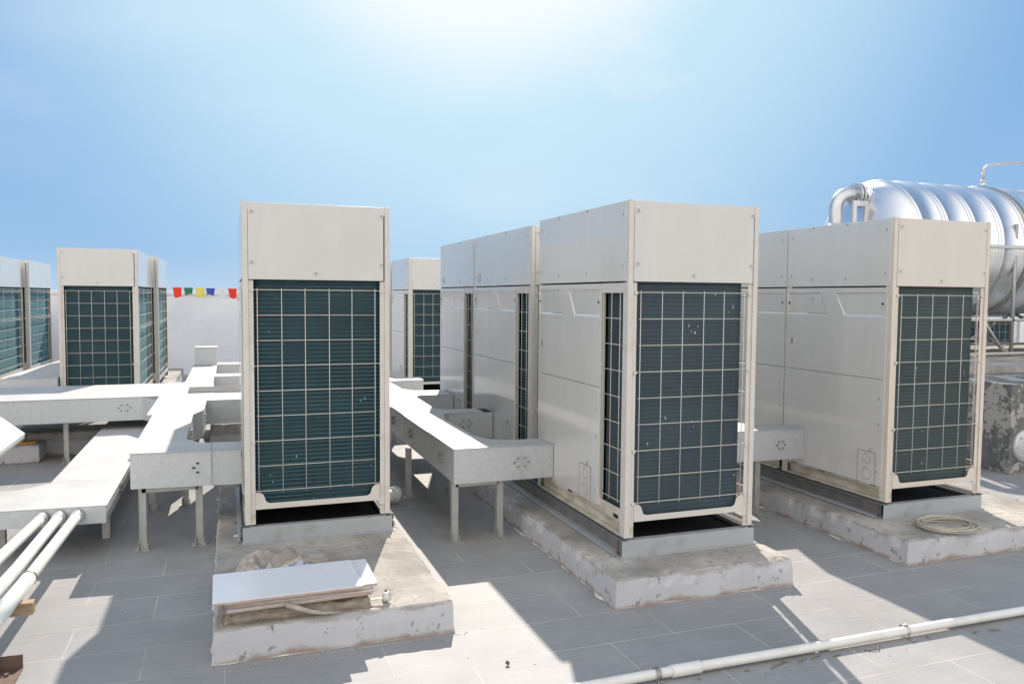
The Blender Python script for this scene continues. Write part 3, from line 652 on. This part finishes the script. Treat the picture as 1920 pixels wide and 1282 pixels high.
# --- left duct
t = thing('cable_duct', 'raised galvanised duct running from the left edge and along the big left unit', 'duct', (0, 0, 0), 'raised galvanised ducts on legs')
poly = [(-.512, 4.675), (.060, 4.625), (.060, 4.875), (-.165, 4.895), (-.250, 5.06), (-.250, 6.08), (-.185, 6.30), (-.178, 6.86), (.5, 6.86), (.5, 7.3), (-.15, 7.35), (-.15, 8.85), (.5, 8.85), (.5, 9.1), (-.14, 9.15), (-.14, 10.35), (.5, 10.38), (.5, 10.65), (-.4, 10.65), (-.4, 8.6), (-.5, 8.3), (-3.9, 8.3), (-3.9, 7.245), (-.69, 7.265), (-.55, 7.0), (-.52, 6.2)]
duct(t, poly, [
  [(-.517, 4.67), (-.10, 4.633), (-.10, 4.893), (-.163, 4.90), (-.246, 5.06), (-.246, 5.2), (-.517, 5.23)],
  [(-.098, 4.633), (.064, 4.62), (.064, 4.88), (-.098, 4.893)],
  [(-.517, 5.232), (-.246, 5.202), (-.246, 6.08), (-.24, 6.10), (-.52, 6.14)],
  [(-.56, 6.142), (-.238, 6.102), (-.181, 6.30), (-.174, 6.70), (-.56, 6.74)],
  [(-.56, 6.742), (-.174, 6.702), (-.174, 6.855), (.5, 6.855), (.5, 7.304), (-.12, 7.354), (-.56, 7.40)],
  [(-.56, 7.402), (-.12, 7.356), (-.146, 8.30), (-.146, 8.345), (-.56, 8.345)],
  [(-.562, 7.26), (-2.2, 7.24), (-2.2, 7.76), (-.562, 7.76)], [(-.562, 7.765), (-2.2, 7.765), (-2.2, 8.30), (-.562, 8.30)],
  [(-2.203, 7.24), (-3.9, 7.24), (-3.9, 7.76), (-2.203, 7.76)], [(-2.203, 7.765), (-3.9, 7.765), (-3.9, 8.3), (-2.203, 8.3)],
  [(-.41, 8.348), (-.146, 8.348), (-.146, 8.845), (.5, 8.845), (.5, 9.104), (-.136, 9.154), (-.136, 9.5), (-.404, 9.5)],
  [(-.404, 9.503), (-.136, 9.503), (-.136, 10.345), (.5, 10.375), (.5, 10.655), (-.404, 10.655)]])
m = MB(); m.box(-.103, -.098, 4.6285, 4.6365, ZB, ZT-.003); m.build('joint_strip', GALV, t)
m = MB(); m.box(-.83, -.826, 7.2625, 7.265, ZB, ZT-.004); m.build('joint_strip', GALV, t)
bolts(t, (-.83, 7.262, .46), 'y'); bolts(t, (-.249, 5.75, .46), 'x'); bolts(t, (-.182, 6.5, .46), 'x')
m = MB(); 
for a, b in ((-.17, .48), (-.19, .455), (-.17, .43)): m.box(a-.008, a+.008, 4.6436-(a+.18)*.09-.002, 4.65, b-.004, b+.004)
m.build('slot_hole', BLACK, t)
m = MB(); m.box(-.386, -.136, 10.3, 10.56, ZT+.0005, .762); m.box(-.392, -.130, 10.294, 10.566, .762, .768, 1); m.build('riser_box', [GALV, GTOP], t, bevel=.002)
m = MB(); m.box(-.46, -.17, 4.70, 4.705, .322, .3515); m.box(-.46, -.17, 4.7052, 4.735, .346, .3515); m.build('cross_bar', GLEG, t)
for lx, ly in ((-.476, 4.70), (-.185, 4.70), (-.50, 5.55), (-.3, 5.6), (-2.0, 7.35), (-1.3, 7.35), (-2.0, 8.1), (-.4, 8.1), (-.3, 10.0), (-3.2, 7.4)): leg(t, lx, ly, .3515)
# --- right duct
t = thing('cable_duct', 'galvanised duct on an angle leg between the two right hand rows', 'duct', (0, 0, 0), 'raised galvanised ducts on legs')
duct(t, [(3.0, 4.215), (3.578, 4.185), (3.578, 4.37), (3.37, 4.39), (3.27, 4.55), (3.27, 8.0), (3.0, 8.0)],
  [[(2.996, 4.21), (3.582, 4.18), (3.582, 4.374), (3.372, 4.394), (3.274, 4.55), (3.274, 5.2), (2.996, 5.2)], [(2.996, 5.203), (3.274, 5.203), (3.274, 6.6), (2.996, 6.6)], [(2.996, 6.603), (3.274, 6.603), (3.274, 8.0), (2.996, 8.0)]], z0=.362, z1=.562)
bolts(t, (3.40, 4.193, .46), 'y', [(.03*math.cos(a*math.pi/3), .026*math.sin(a*math.pi/3)) for a in range(6)])
for lx, ly in ((3.23, 4.23), (3.03, 4.23), (3.03, 5.6), (3.23, 5.6), (3.03, 7.6)): leg(t, lx, ly, .3615)
# --- short duct between the left unit rows
t = thing('cable_duct', 'short galvanised duct between the two left unit rows in the distance', 'duct', (0, 0, 0), 'raised galvanised ducts on legs')
duct(t, [(-2.18, 9.15), (-1.66, 9.15), (-1.66, 12.5), (-2.0, 12.5), (-2.18, 9.6)], [[(-2.185, 9.145), (-1.656, 9.145), (-1.656, 12.5), (-2.0, 12.5), (-2.185, 9.6)]])
for lx, ly in ((-2.1, 9.2), (-1.75, 9.2), (-2.0, 12)): leg(t, lx, ly, .3515)
# --- low duct at the left with the pipes
t = thing('cable_duct', 'low wide galvanised duct at the left edge with three pipes entering its end', 'duct', (0, 0, 0))
duct(t, [(-1.9, 4.74), (-.632, 4.665), (-.632, 8.2), (-1.01, 8.2), (-1.01, 5.30), (-1.14, 5.17), (-1.9, 5.21)],
  [[(-1.9, 4.735), (-.627, 4.66), (-.627, 5.30), (-.9, 5.318), (-1.015, 5.302), (-1.142, 5.175), (-1.9, 5.215)], [(-.627, 5.303), (-.9, 5.321), (-1.015, 5.305), (-1.015, 6.9), (-.627, 6.9)], [(-.627, 6.903), (-1.015, 6.903), (-1.015, 8.2), (-.627, 8.2)]], z0=.182, z1=.279)
bolts(t, (-.631, 5.25, .23), 'x')
for lx, ly in ((-.70, 5.0), (-1.2, 4.9), (-.9, 6.5), (-.7, 7.9)): 
    m = MB(); m.box(lx, lx+.04, ly, ly+.04, .001, .1815); m.build('leg', GLEG, t)

t = MB(); t.box(-.34, .2, 7.42, 7.62, ZT+.002, ZT+.006); t.box(-.34, .2, 7.42, 7.424, ZT+.006, ZT+.03); t.box(-.34, .2, 7.616, 7.62, ZT+.006, ZT+.03)
tag(t.build('loose_tray', GTOP, bevel=.001), 'loose shallow metal tray lying across the left duct', 'metal tray')

# ------------------------------------------------------------------ white pipes at lower left
pp = [((-.935, 4.70), (-.985, 3.85), (-1.04, 2.9)), ((-.856, 4.70), (-.868, 3.85), (-.905, 2.9)), ((-.770, 4.70), (-.796, 3.6), (-.83, 2.7))]
lab = ['outermost of the three pale pipes leaving the low duct', 'middle one of the three pale pipes leaving the low duct', 'pale pipe nearest the tile stack of the three, with a joint collar']
for k, (pts, lb) in enumerate(zip(pp, lab)):
    t = thing('pipe', lb, 'pipe', (pts[0][0], pts[0][1], .232), 'pale pipes from the low duct')
    o = Vector((pts[0][0], pts[0][1], .232)); P3 = [Vector((a, b, .232))-o for a, b in pts]
    m = MB(); dense = []
    for i in range(len(P3)-1): dense += [P3[i].lerp(P3[i+1], q/5) for q in range(5)]
    dense.append(P3[-1]); m.tube(dense, .0255, 20); m.build('pipe_body', PIPEG, t)
    d = (P3[1]-P3[0]).normalized(); m = MB(); m.tube([d*.02, d*.055], .034, 20); m.tube([d*.0551, d*.075], .0295, 20); m.build('gland', GALV, t, bevel=.002)
    m = MB(); m.tube([d*.03, d*.037], .0368, 20); m.build('gland_ring', STEELCLIP, t)
    if k == 2:
        q0 = P3[0].lerp(P3[1], .9); m = MB(); m.tube([q0, q0+d*.5], .0295, 20); m.build('collar', PIPEG, t)
        m = MB(); m.tube([q0+d*.012, q0+d*.024], .0325, 20); m.build('ring', STEELCLIP, t)
m = MB(); m.box(-1.25, -.735, 3.47, 3.515, .155, .2045); tag(m.build('wooden_bearer', WOOD, bevel=.003), 'short raw wooden bearer carrying the pale pipes at lower left', 'wood block')
t = thing('pipe_stand', 'rusty angle iron stand with wide foot in the lower left corner', 'stand', (-.80, 3.42, 0))
m = MB(); m.box(-.06, -.03, .0, .006, .008, .60); m.box(-.06, -.054, .0061, .03, .008, .6); m.build('post', RUST, t)
m = MB(); m.box(-.09, .06, -.10, .04, .001, .007); m.box(-.09, .06, .04, .045, .001, .055); m.cyl((.02, -.02, .007), (.02, -.02, .016), .008, 6); m.build('foot', RUST, t)
t.location = (-.805, 3.30, 0)

# tilted panel at the left edge
t = thing('tilted_panel', 'white tilted panel corner poking in at the left edge', 'panel', (-1.26, 5.87, .5))
a = Vector((-.62, 1.2, .12)); b = Vector((.0, -1.25, -.02)); nrm = a.cross(b).normalized(); nrm = nrm if nrm.z > 0 else -nrm
m = MB(); 
def quad(m, o, a, b, th):
    n_ = a.cross(b).normalized(); n_ = n_ if n_.z > 0 else -n_
    P_ = [o, o+a, o+a+b, o+b]; Q_ = [p-n_*th for p in P_]
    m.face(P_); m.face(Q_[::-1])
    for i in range(4): m.face([P_[i], P_[(i+1) % 4], Q_[(i+1) % 4], Q_[i]])
quad(m, Vector((0, 0, 0)), a, b, .012); m.build('sheet', TILEW, t)
m = MB(); quad(m, Vector((0, 0, -.016)), a.normalized()*a.length, b.normalized()*.03, .02); quad(m, Vector((0, 0, -.016)), a.normalized()*.03, b, .02); m.build('edge_frame', GLEG, t)
m = MB(); m.box(-.30, -.26, -.4, -.36, -.499, -.03); m.box(-.6, -.56, .7, .74, -.499, .03); m.build('support_leg', GLEG, t)
m = MB()
for k in range(10):
    pass
m.prism([(-1.68, 7.50), (-1.60, 7.47), (-1.53, 7.50), (-1.56, 7.56), (-1.65, 7.56)], .155, .17); tag(m.build('orange_rag', mat('orange_cloth', (.62, .28, .05), (.45, .2, .05), 14, .9), bevel=.004), 'small orange rag on the block below the left duct', 'rag')
m = MB(); m.box(-2.1, -1.50, 7.45, 7.7, .0, .153); tag(m.build('low_block', CSIDE, bevel=.006), 'small concrete block below the left duct carrying the orange rag', 'concrete block')

# ------------------------------------------------------------------ floor pipe at the front
t = thing('floor_pipe', 'long white plastic pipe lying across the front tiles', 'pipe', (0, 2.47, .027))
m = MB(); m.tube([(x_, .006*math.sin(x_*1.3), .0012*math.sin(x_*5)) for x_ in [-.5+k*.15 for k in range(50)]], .0185, 20); m.build('pipe_body', PIPEW, t)
m = MB(); m.tube([(1.535, .006*math.sin(2), 0), (1.66, .006*math.sin(2.1), 0)], .0232, 20); m.build('coupling', PIPEW, t, bevel=.001)
for xc in (1.475, 2.665):
    m = MB(); 
    for dd in (-.006, .006): m.tube([(xc+dd, .0235*math.cos(a_)*1.02+.005, .0225*math.sin(a_)) for a_ in [k*math.pi/10-.6 for k in range(15)]]+[(xc+dd, -.032, -.022), (xc+dd, -.05, -.0245)], .003, 6)
    m.build('clip', STEELCLIP, t)
# ------------------------------------------------------------------ things on the left pad
PT = .137
def lump(name, mats, x0, x1, y0, y1, z0, z1, amp, sc, seed, label, cat, nx=36, ny=24, edge=.55, split=None, rz=0, smooth=True):
    o0 = Vector(((x0+x1)/2, (y0+y1)/2, z0)); m = MB(); V = {}
    def hgt(u, v):
        e = min(1, min(u, 1-u)/.10)**edge*min(1, min(v, 1-v)/.14)**edge
        return e
    for j in range(ny+1):
        for i in range(nx+1):
            u, v = i/nx, j/ny; n_ = noise.noise(Vector((u*sc+seed, v*sc*.6, seed)))+.5*noise.noise(Vector((u*sc*2.6+seed, v*sc*2, seed+4)))
            cr = abs(noise.noise(Vector((u*sc*1.7+3, v*sc*1.5+seed, 8))))
            wob = noise.noise(Vector((u*4+seed, v*4, 3)))*.022
            x = x0+(x1-x0)*u+wob; y = y0+(y1-y0)*v+noise.noise(Vector((u*5, v*5+seed, 6)))*.022
            z = z0+max(0, hgt(u, v)*((z1-z0)+n_*amp-cr*amp*.9)); V[i, j] = (x-o0.x, y-o0.y, z-z0+.001)
    keys = list(V); idx = {k: n for n, k in enumerate(keys)}; m.v = [V[k] for k in keys]
    for j in range(ny):
        for i in range(nx):
            m.f.append((idx[i, j], idx[i+1, j], idx[i+1, j+1], idx[i, j+1])); m.m.append(1 if split and split(i/nx, j/ny) else 0); m.sm.append(smooth)
    base = len(m.v)
    o = m.build(name, mats, None, recalc=False); o.location = o0; o.rotation_euler = (0, 0, rz)
    so = o.modifiers.new('thick', 'SOLIDIFY'); so.thickness = .004; so.offset = -1
    return tag(o, label, cat)
lump('burlap_sack', [SACK], -.035, .545, 3.165, 3.50, .136, .188, .022, 6, 2.2, 'flattened brown sack crushed under the stack of white tiles', 'sack', edge=.22, nx=60, ny=36)
lump('crumpled_sack', [SACKP, SACKB], .01, .43, 3.50, 3.90, .136, .178, .055, 3.2, 5.1, 'crumpled beige paper sack with blue print behind the tile stack', 'sack', nx=30, ny=22, edge=.45, smooth=False, split=lambda u, v: v < .44 and .22 < u < .88, rz=R(-4))
for k, (dx, dy, rz, ln, dp) in enumerate([(.01, .01, 2, .56, .30), (.025, .015, -1, .56, .30), (.012, .02, 1, .56, .31), (.030, .028, 0, .58, .31)]):
    t = thing('floor_tile', ['lowest spare tile at the bottom of the stack, slightly askew', 'second lowest spare tile in the stack', 'third spare tile up in the stack', 'spare tile just under the top one, its right end sticking out'][k], 'tile', (.245+dx, 3.29+dy, .193+k*.0115), 'stacked spare floor tiles', R(rz))
    m = MB(); m.box(-ln/2, ln/2, -dp/2, dp/2, 0, .008); m.build('biscuit', TILEB, t)
    m = MB(); m.box(-ln/2+.0005, ln/2-.0005, -dp/2+.0005, dp/2-.0005, .0081, .0105); m.build('glaze', TILEW, t)
t = thing('floor_tile', 'white top tile of the stack, longest and overhanging left', 'tile', (.213, 3.277, .2405), 'stacked spare floor tiles', R(.6))
m = MB(); m.box(-.285, .285, -.163, .163, 0, .0075); m.build('biscuit', TILEB, t)
m = MB(); m.box(-.2845, .2845, -.1625, .1625, .0076, .011); m.build('glaze', TILEW, t)
m = MB(); m.tube([(.20, 3.13, .205), (.24, 3.125, .19), (.29, 3.125, .168), (.35, 3.128, .152), (.42, 3.135, .146)], .008, 8, rr=[.010, .011, .010, .007, .003]); tag(m.build('rope_end', SACKP), 'frayed rope end hanging from the sack under the tiles', 'rope')
t = thing('broken_fitting', 'small broken white pipe fitting beside the tile stack', 'pipe fitting', (.60, 3.22, PT))
m = MB(); m.lathe([(-.014, .016), (-.014, .019), (.012, .020), (.014, .015), (-.012, .013)], 14, (.01, -.02, .024), (.9, -.5, .25)); m.build('ring', PIPEW, t)
m = MB(); m.prism([(-.004, .0), (.02, .0), (.022, .03), (.012, .045), (.002, .03)], .006, .012, axis='y'); m.build('dark_shard', RUBBER, t)
m = MB(); m.box(-.07, -.01, -.03, -.02, .018, .024); m.build('stub', PIPEW, t)
t = thing('pvc_elbow', 'white plastic pipe elbow on the floor right of the left pad', 'pipe fitting', (1.03, 5.22, .06))
m = MB(); m.tube([(-.11, -.05, .0), (-.04, -.015, .0), (.0, .0, .0), (.035, .03, .01)], .046, 18); m.build('elbow_body', PIPEW, t)
m = MB(); m.tube([(.005, .0, .002), (.04, .032, .012)], .053, 18); m.build('collar', TILEW, t)
m = MB(); m.tube([(0, 0, 0), (.004, 0, .005), (.009, 0, .009)], .008, 10, rr=[.006, .0095, .005]); o = tag(m.build('pebble', RUST), 'small brown pebble on the sunlit front tiles', 'pebble'); o.location = (.991, 2.772, .006)
# litter along the pipe
lt = mat('dry_leaf', (.20, .21, .12), (.10, .11, .08), 20, .8)
for k, (x_, y_, ln, rz) in enumerate([(1.98, 2.425, .10, 18), (2.1, 2.43, .06, 20), (2.17, 2.435, .07, 15), (2.42, 2.41, .05, -30), (2.47, 2.415, .06, 40), (2.98, 2.40, .05, 20), (3.08, 2.39, .06, -15), (1.84, 2.43, .025, 10), (2.75, 2.43, .03, 60), (2.03, 2.44, .04, -20), (2.26, 2.42, .05, 8), (1.63, 2.43, .02, 0)]):
    m = MB(); m.tube([(-ln/2, 0, .004), (-ln*.1, .004, .006), (ln/2, 0, .003)], .003, 6, rr=[.001, .0035, .001]); o = m.build('dry_leaf', lt); o.location = (x_, y_, 0); o.rotation_euler = (0, 0, R(rz))
    tag(o, 'dry leaf scrap lying along the near side of the floor pipe', 'leaf', 'dry leaf scraps beside the floor pipe')
for k, (x_, y_, s_) in enumerate([(.03, 4.35, .018), (.02, 4.6, .012)]):
    m = MB(); m.lathe([(0, .0001), (.0005, s_), (.003, s_*.9), (.0035, .0001)], 10, (0, 0, 0), (0, 0, 1)); o = m.build('paper_scrap', TILEW if k == 0 else WOOD); o.location = (x_, y_, .1375)
    tag(o, ['tiny white paper scrap on the pad left of the big unit', 'tiny brown leaf on the pad left of the big unit'][k], 'scrap')
# cable coil
m = MB(); pts = []; loops = 13
for k in range(loops*40):
    a_ = 2*math.pi*k/40; lp = k/40; r1 = .155+.018*math.sin(lp*2.3)+.008*math.sin(lp*5.1); r2 = .130+.02*math.sin(lp*1.7+1)
    pts.append((r1*math.cos(a_)+.016*math.sin(lp*1.9), r2*math.sin(a_)+.014*math.cos(lp*1.3), .005+.0022*lp*.9+.003*math.sin(a_*3+lp)))
m.tube(pts, .0030, 6); o = tag(m.build('cable_coil', CABLE), 'coil of cream cable lying on the right pad corner', 'cable coil'); o.location = (3.80, 3.265, .136)

# ------------------------------------------------------------------ prayer flags
t = thing('flag_string', 'string of small coloured flags hung in front of the rear wall', 'flags', (0, 13.0, 1.52))
m = MB(); xs = [-1.6+k*.25 for k in range(15)]; m.tube([(x_, 0, -.012*math.cos(x_*1.7)) for x_ in xs], .003, 5); m.build('string', PIPEW, t)
cols = {'r': (.70, .045, .02), 'g': (.03, .16, .09), 'y': (.72, .60, .12), 'b': (.04, .08, .35), 'w': (.66, .67, .70)}
FM = {k: mat('flag_cloth_'+n_, v, rough=.85) for (k, v), n_ in zip(cols.items(), ('red', 'green', 'yellow', 'blue', 'white'))}
seq = 'rgybw'; FC = {'r': 'red', 'g': 'green', 'y': 'yellow', 'b': 'blue', 'w': 'white'}
x_ = -.79
for k in range(12):
    c = seq[k % 5]; m = MB(); nx, ny = 6, 6; wd, hh = .13, .105 if c in 'gb' else .15
    sk = random.uniform(-.02, .03); g_ = {}
    for j in range(ny+1):
        for i in range(nx+1):
            u, v = i/nx, j/ny; g_[i, j] = len(m.v)
            m.v.append((u*wd*(1-.25*v)+v*(.03+sk), -.02*v+.014*math.sin(u*6+k)*v, -v*hh-.01*math.sin(u*5+k)*v))
    for j in range(ny):
        for i in range(nx): m.f.append((g_[i, j], g_[i+1, j], g_[i+1, j+1], g_[i, j+1])); m.m.append(0); m.sm.append(True)
    o = m.build('flag', FM[c], t, recalc=False); o.location = (x_, -.004, -.012*math.cos(x_*1.7)); o['label'] = FC[c]+' flag'
    x_ += .158

# ------------------------------------------------------------------ tank, stand, plinth
AX, AY, AZ, RD = 6.80, 7.0, 2.0, .74
t = thing('water_tank', 'horizontal polished steel water tank with ribbed shell behind the right unit', 'tank', (AX, AY, AZ))
prof = [(0, RD-.03), (0, RD+.006), (.03, RD+.006), (.03, RD)]
x_ = .33
while x_ < 5.5:
    if 1.42 < x_ < 1.62: pass
    for q in (-.045, 0, .045): prof += [(x_+q-.018, RD), (x_+q-.008, RD+.010), (x_+q+.008, RD+.010), (x_+q+.018, RD)]
    x_ += .385
prof = sorted(prof[4:], key=lambda p: p[0]); prof = [(0, RD-.03), (0, RD+.006), (.03, RD+.006), (.031, RD)]+prof+[(5.6, RD), (5.6, 0.001)]
m = MB(); m.lathe(prof, 96, (0, 0, 0), (1, 0, 0)); m.build('shell', STEEL, t)
m = MB(); m.lathe([(-.23*math.cos(a_*math.pi/24), max(.001, (RD-.004)*math.sin(a_*math.pi/24))) for a_ in range(13)]+[(.01, RD-.004)], 96, (0, 0, 0), (1, 0, 0)); m.build('end_cap', STEEL, t)
m = MB(); m.lathe([(1.50, RD+.002), (1.50, RD+.022), (1.56, RD+.022), (1.56, RD+.002)], 96, (0, 0, 0), (1, 0, 0)); m.build('shell_band', STEELCLIP, t)
WP = mat('silver_pipe_cladding', (.62, .63, .65), (.50, .51, .53), 9, .32, metal=.7, bump=.15, bscale=14)
t2 = thing('tank_pipe', 'white bent pipe with flange leaving the end of the steel tank', 'pipe', (AX, AY, 0))
zz = 2.56; ptsP = [(.0, 0, zz), (-.15, 0, zz+.02), (-.25, 0, zz+.02)]+[(-.31-.17*math.sin(a_), 0, zz-.15+.17*math.cos(a_)) for a_ in [k*math.pi/16 for k in range(9)]]+[(-.48, 0, zz-.5), (-.48, 0, .8)]
m = MB(); m.tube(ptsP, .072, 24); m.build('pipe_body', WP, t2)
m = MB(); m.tube([(-.235, 0, zz+.018), (-.205, 0, zz+.018)], .125, 28); m.tube([(-.19, 0, zz+.018), (-.16, 0, zz+.018)], .125, 28)
for a_ in range(8): m.cyl((-.25, .10*math.cos(a_*math.pi/4), zz+.018+.10*math.sin(a_*math.pi/4)), (-.14, .10*math.cos(a_*math.pi/4), zz+.018+.10*math.sin(a_*math.pi/4)), .010, 6)
m.build('flange', WP, t2)
m = MB(); m.tube([(-.48, 0, zz-.31), (-.48, 0, zz-.5)], .076, 24); m.build('grey_band', GALV, t2)
m = MB()
for xx in (-.36, -.20): m.box(xx-.025, xx+.025, -.16, -.13, .8, zz-.07)
m.box(-.335, -.225, -.16, -.13, zz-.13, zz-.07); m.build('bracket', WP, t2, bevel=.003)
t = thing('tank_stand', 'galvanised angle stand with braces carrying the steel tank', 'stand', (AX, AY, .80))
def bar(m, a, b, w_=.045):
    a, b = Vector(a), Vector(b); m.tube([a, b], w_*.40, 4)
for k, xx in enumerate((.4, 1.35, 2.3, 3.6)):
    for yy in (-.72, .72):
        m = MB(); bar(m, (xx, yy, 0.02), (xx, yy, 1.0+(.45 if yy < 0 and k == 1 else 0)), .05); m.build('upright', GLEG, t)
    m = MB(); bar(m, (xx, -.72, .02), (xx, 0, .47)); bar(m, (xx, .72, .02), (xx, 0, .47)); m.build('brace', GLEG, t)
for yy in (-.72, .72):
    m = MB(); bar(m, (-.1, yy, .40), (4.6, yy, .40), .05); bar(m, (-.1, yy, .03), (4.6, yy, .03), .06); m.build('long_rail', GLEG, t)
for xx in (.15, .9, 1.8):
    m = MB(); bar(m, (xx, -.72, .42), (xx+.35, -.72, .03), .04); m.build('diagonal_brace', GLEG, t)
m = MB(); m.box(.9, 5, -.79, -.75, 1.18, 1.21); m.build('side_strip', GALV, t)
m = MB(); m.box(.2, 4.6, -.72, .7, .385, .39, 0); m.build('shelf', GALV, t)
t = thing('tank_plinth', 'stained concrete plinth with black water marks under the steel tank', 'concrete plinth', (5.95, 4.56, 0))
m = MB()
def rbox(m, x0, x1, y0, y1, z0, z1, st=.08, amp=.012):
    for (o_, a_, b_) in (((x0, y0, z0), (x1-x0, 0, 0), (0, 0, z1-z0)), ((x0, y0, z0), (0, y1-y0, 0), (0, 0, z1-z0)), ((x0, y0, z1), (x1-x0, 0, 0), (0, y1-y0, 0)), ((x1, y0, z0), (0, y1-y0, 0), (0, 0, z1-z0)), ((x0, y1, z0), (x1-x0, 0, 0), (0, 0, z1-z0))):
        o_, a_, b_ = Vector(o_), Vector(a_), Vector(b_); na, nb = max(2, int(a_.length/st)), max(2, int(b_.length/st)); i = len(m.v)
        for q in range(nb+1):
            for p in range(na+1):
                P_ = o_+a_*(p/na)+b_*(q/nb); d = Vector((noise.noise(P_*4), noise.noise(P_*4+Vector((5, 0, 0))), noise.noise(P_*4+Vector((0, 9, 0)))))*amp
                m.v.append(tuple(P_+d))
        for q in range(nb):
            for p in range(na): m.f.append((i+q*(na+1)+p, i+q*(na+1)+p+1, i+(q+1)*(na+1)+p+1, i+(q+1)*(na+1)+p)); m.m.append(0); m.sm.append(False)
rbox(m, 0, 1.9, 0, .75, 0, .74); m.build('front_block', CBLK, t)
m = MB(); rbox(m, .25, 5.5, .76, 3.6, 0, .80); m.build('slab', CTOP, t)
m = MB(); m.lathe([(0, .001), (-.012, .12), (0, .135), (.02, .135)], 28, (.17, -.012, .23), (0, 1, 0))
for a_ in range(8): m.cyl((.17+.105*math.cos(a_*math.pi/4), -.035, .23+.105*math.sin(a_*math.pi/4)), (.17+.105*math.cos(a_*math.pi/4), -.012, .23+.105*math.sin(a_*math.pi/4)), .011, 6)
m.build('round_flange', GALV, t)
t = thing('vent_pipe', 'thin pinkish grey vent pipe bent over the top of the steel tank', 'pipe', (8.5, 7.0, 2.80))
m = MB(); m.tube([(0, 0, .02), (0, 0, .14), (.015, 0, .19), (.06, 0, .225), (.2, 0, .245), (1.2, 0, .36)], .014, 10); m.build('pipe_body', COPPER, t)
m = MB(); m.tube([(0, 0, .0), (0, 0, .05)], .028, 10); m.tube([(0, 0, .08), (0, 0, .13)], .02, 10); m.build('valve', COPPER, t)

# loose grit on the tiles: uncountable specks gathered along pads and pipe
rg = random.Random(3); m = MB()
for k in range(420):
    q = rg.random()
    if q < .3: px_, py_ = rg.uniform(-.1, .95), 3.125-abs(rg.gauss(0, .03))-.006
    elif q < .5: px_, py_ = rg.uniform(1.6, 2.65), 3.11-abs(rg.gauss(0, .03))-.006
    elif q < .65: px_, py_ = 1.636-abs(rg.gauss(0, .03))-.006, rg.uniform(3.1, 5.5)
    elif q < .8: px_, py_ = rg.uniform(1.2, 3.6), 2.445-abs(rg.gauss(0, .035))
    else: px_, py_ = rg.uniform(-1.5, 3.4), rg.uniform(2.2, 6)
    s_ = rg.uniform(.0012, .0034); z_ = .0005
    if -.09 < px_ < .90 and py_ > 3.12 or 1.63 < px_ < 2.64 and py_ > 3.11: continue
    b = [(px_+s_*rg.uniform(.6, 1.5)*math.cos(a_), py_+s_*rg.uniform(.6, 1.5)*math.sin(a_), z_) for a_ in (0, 1.3, 2.5, 3.8, 5)]
    t_ = (px_, py_, z_+s_*1.1)
    for i in range(5): m.face([b[i], b[(i+1) % 5], t_])
o = m.build('grit', mat('grit', (.16, .13, .10), (.4, .37, .33), 60, .9)); o['kind'] = 'stuff'; o['label'] = 'scattered grit on the roof tiles'; o['category'] = 'grit'
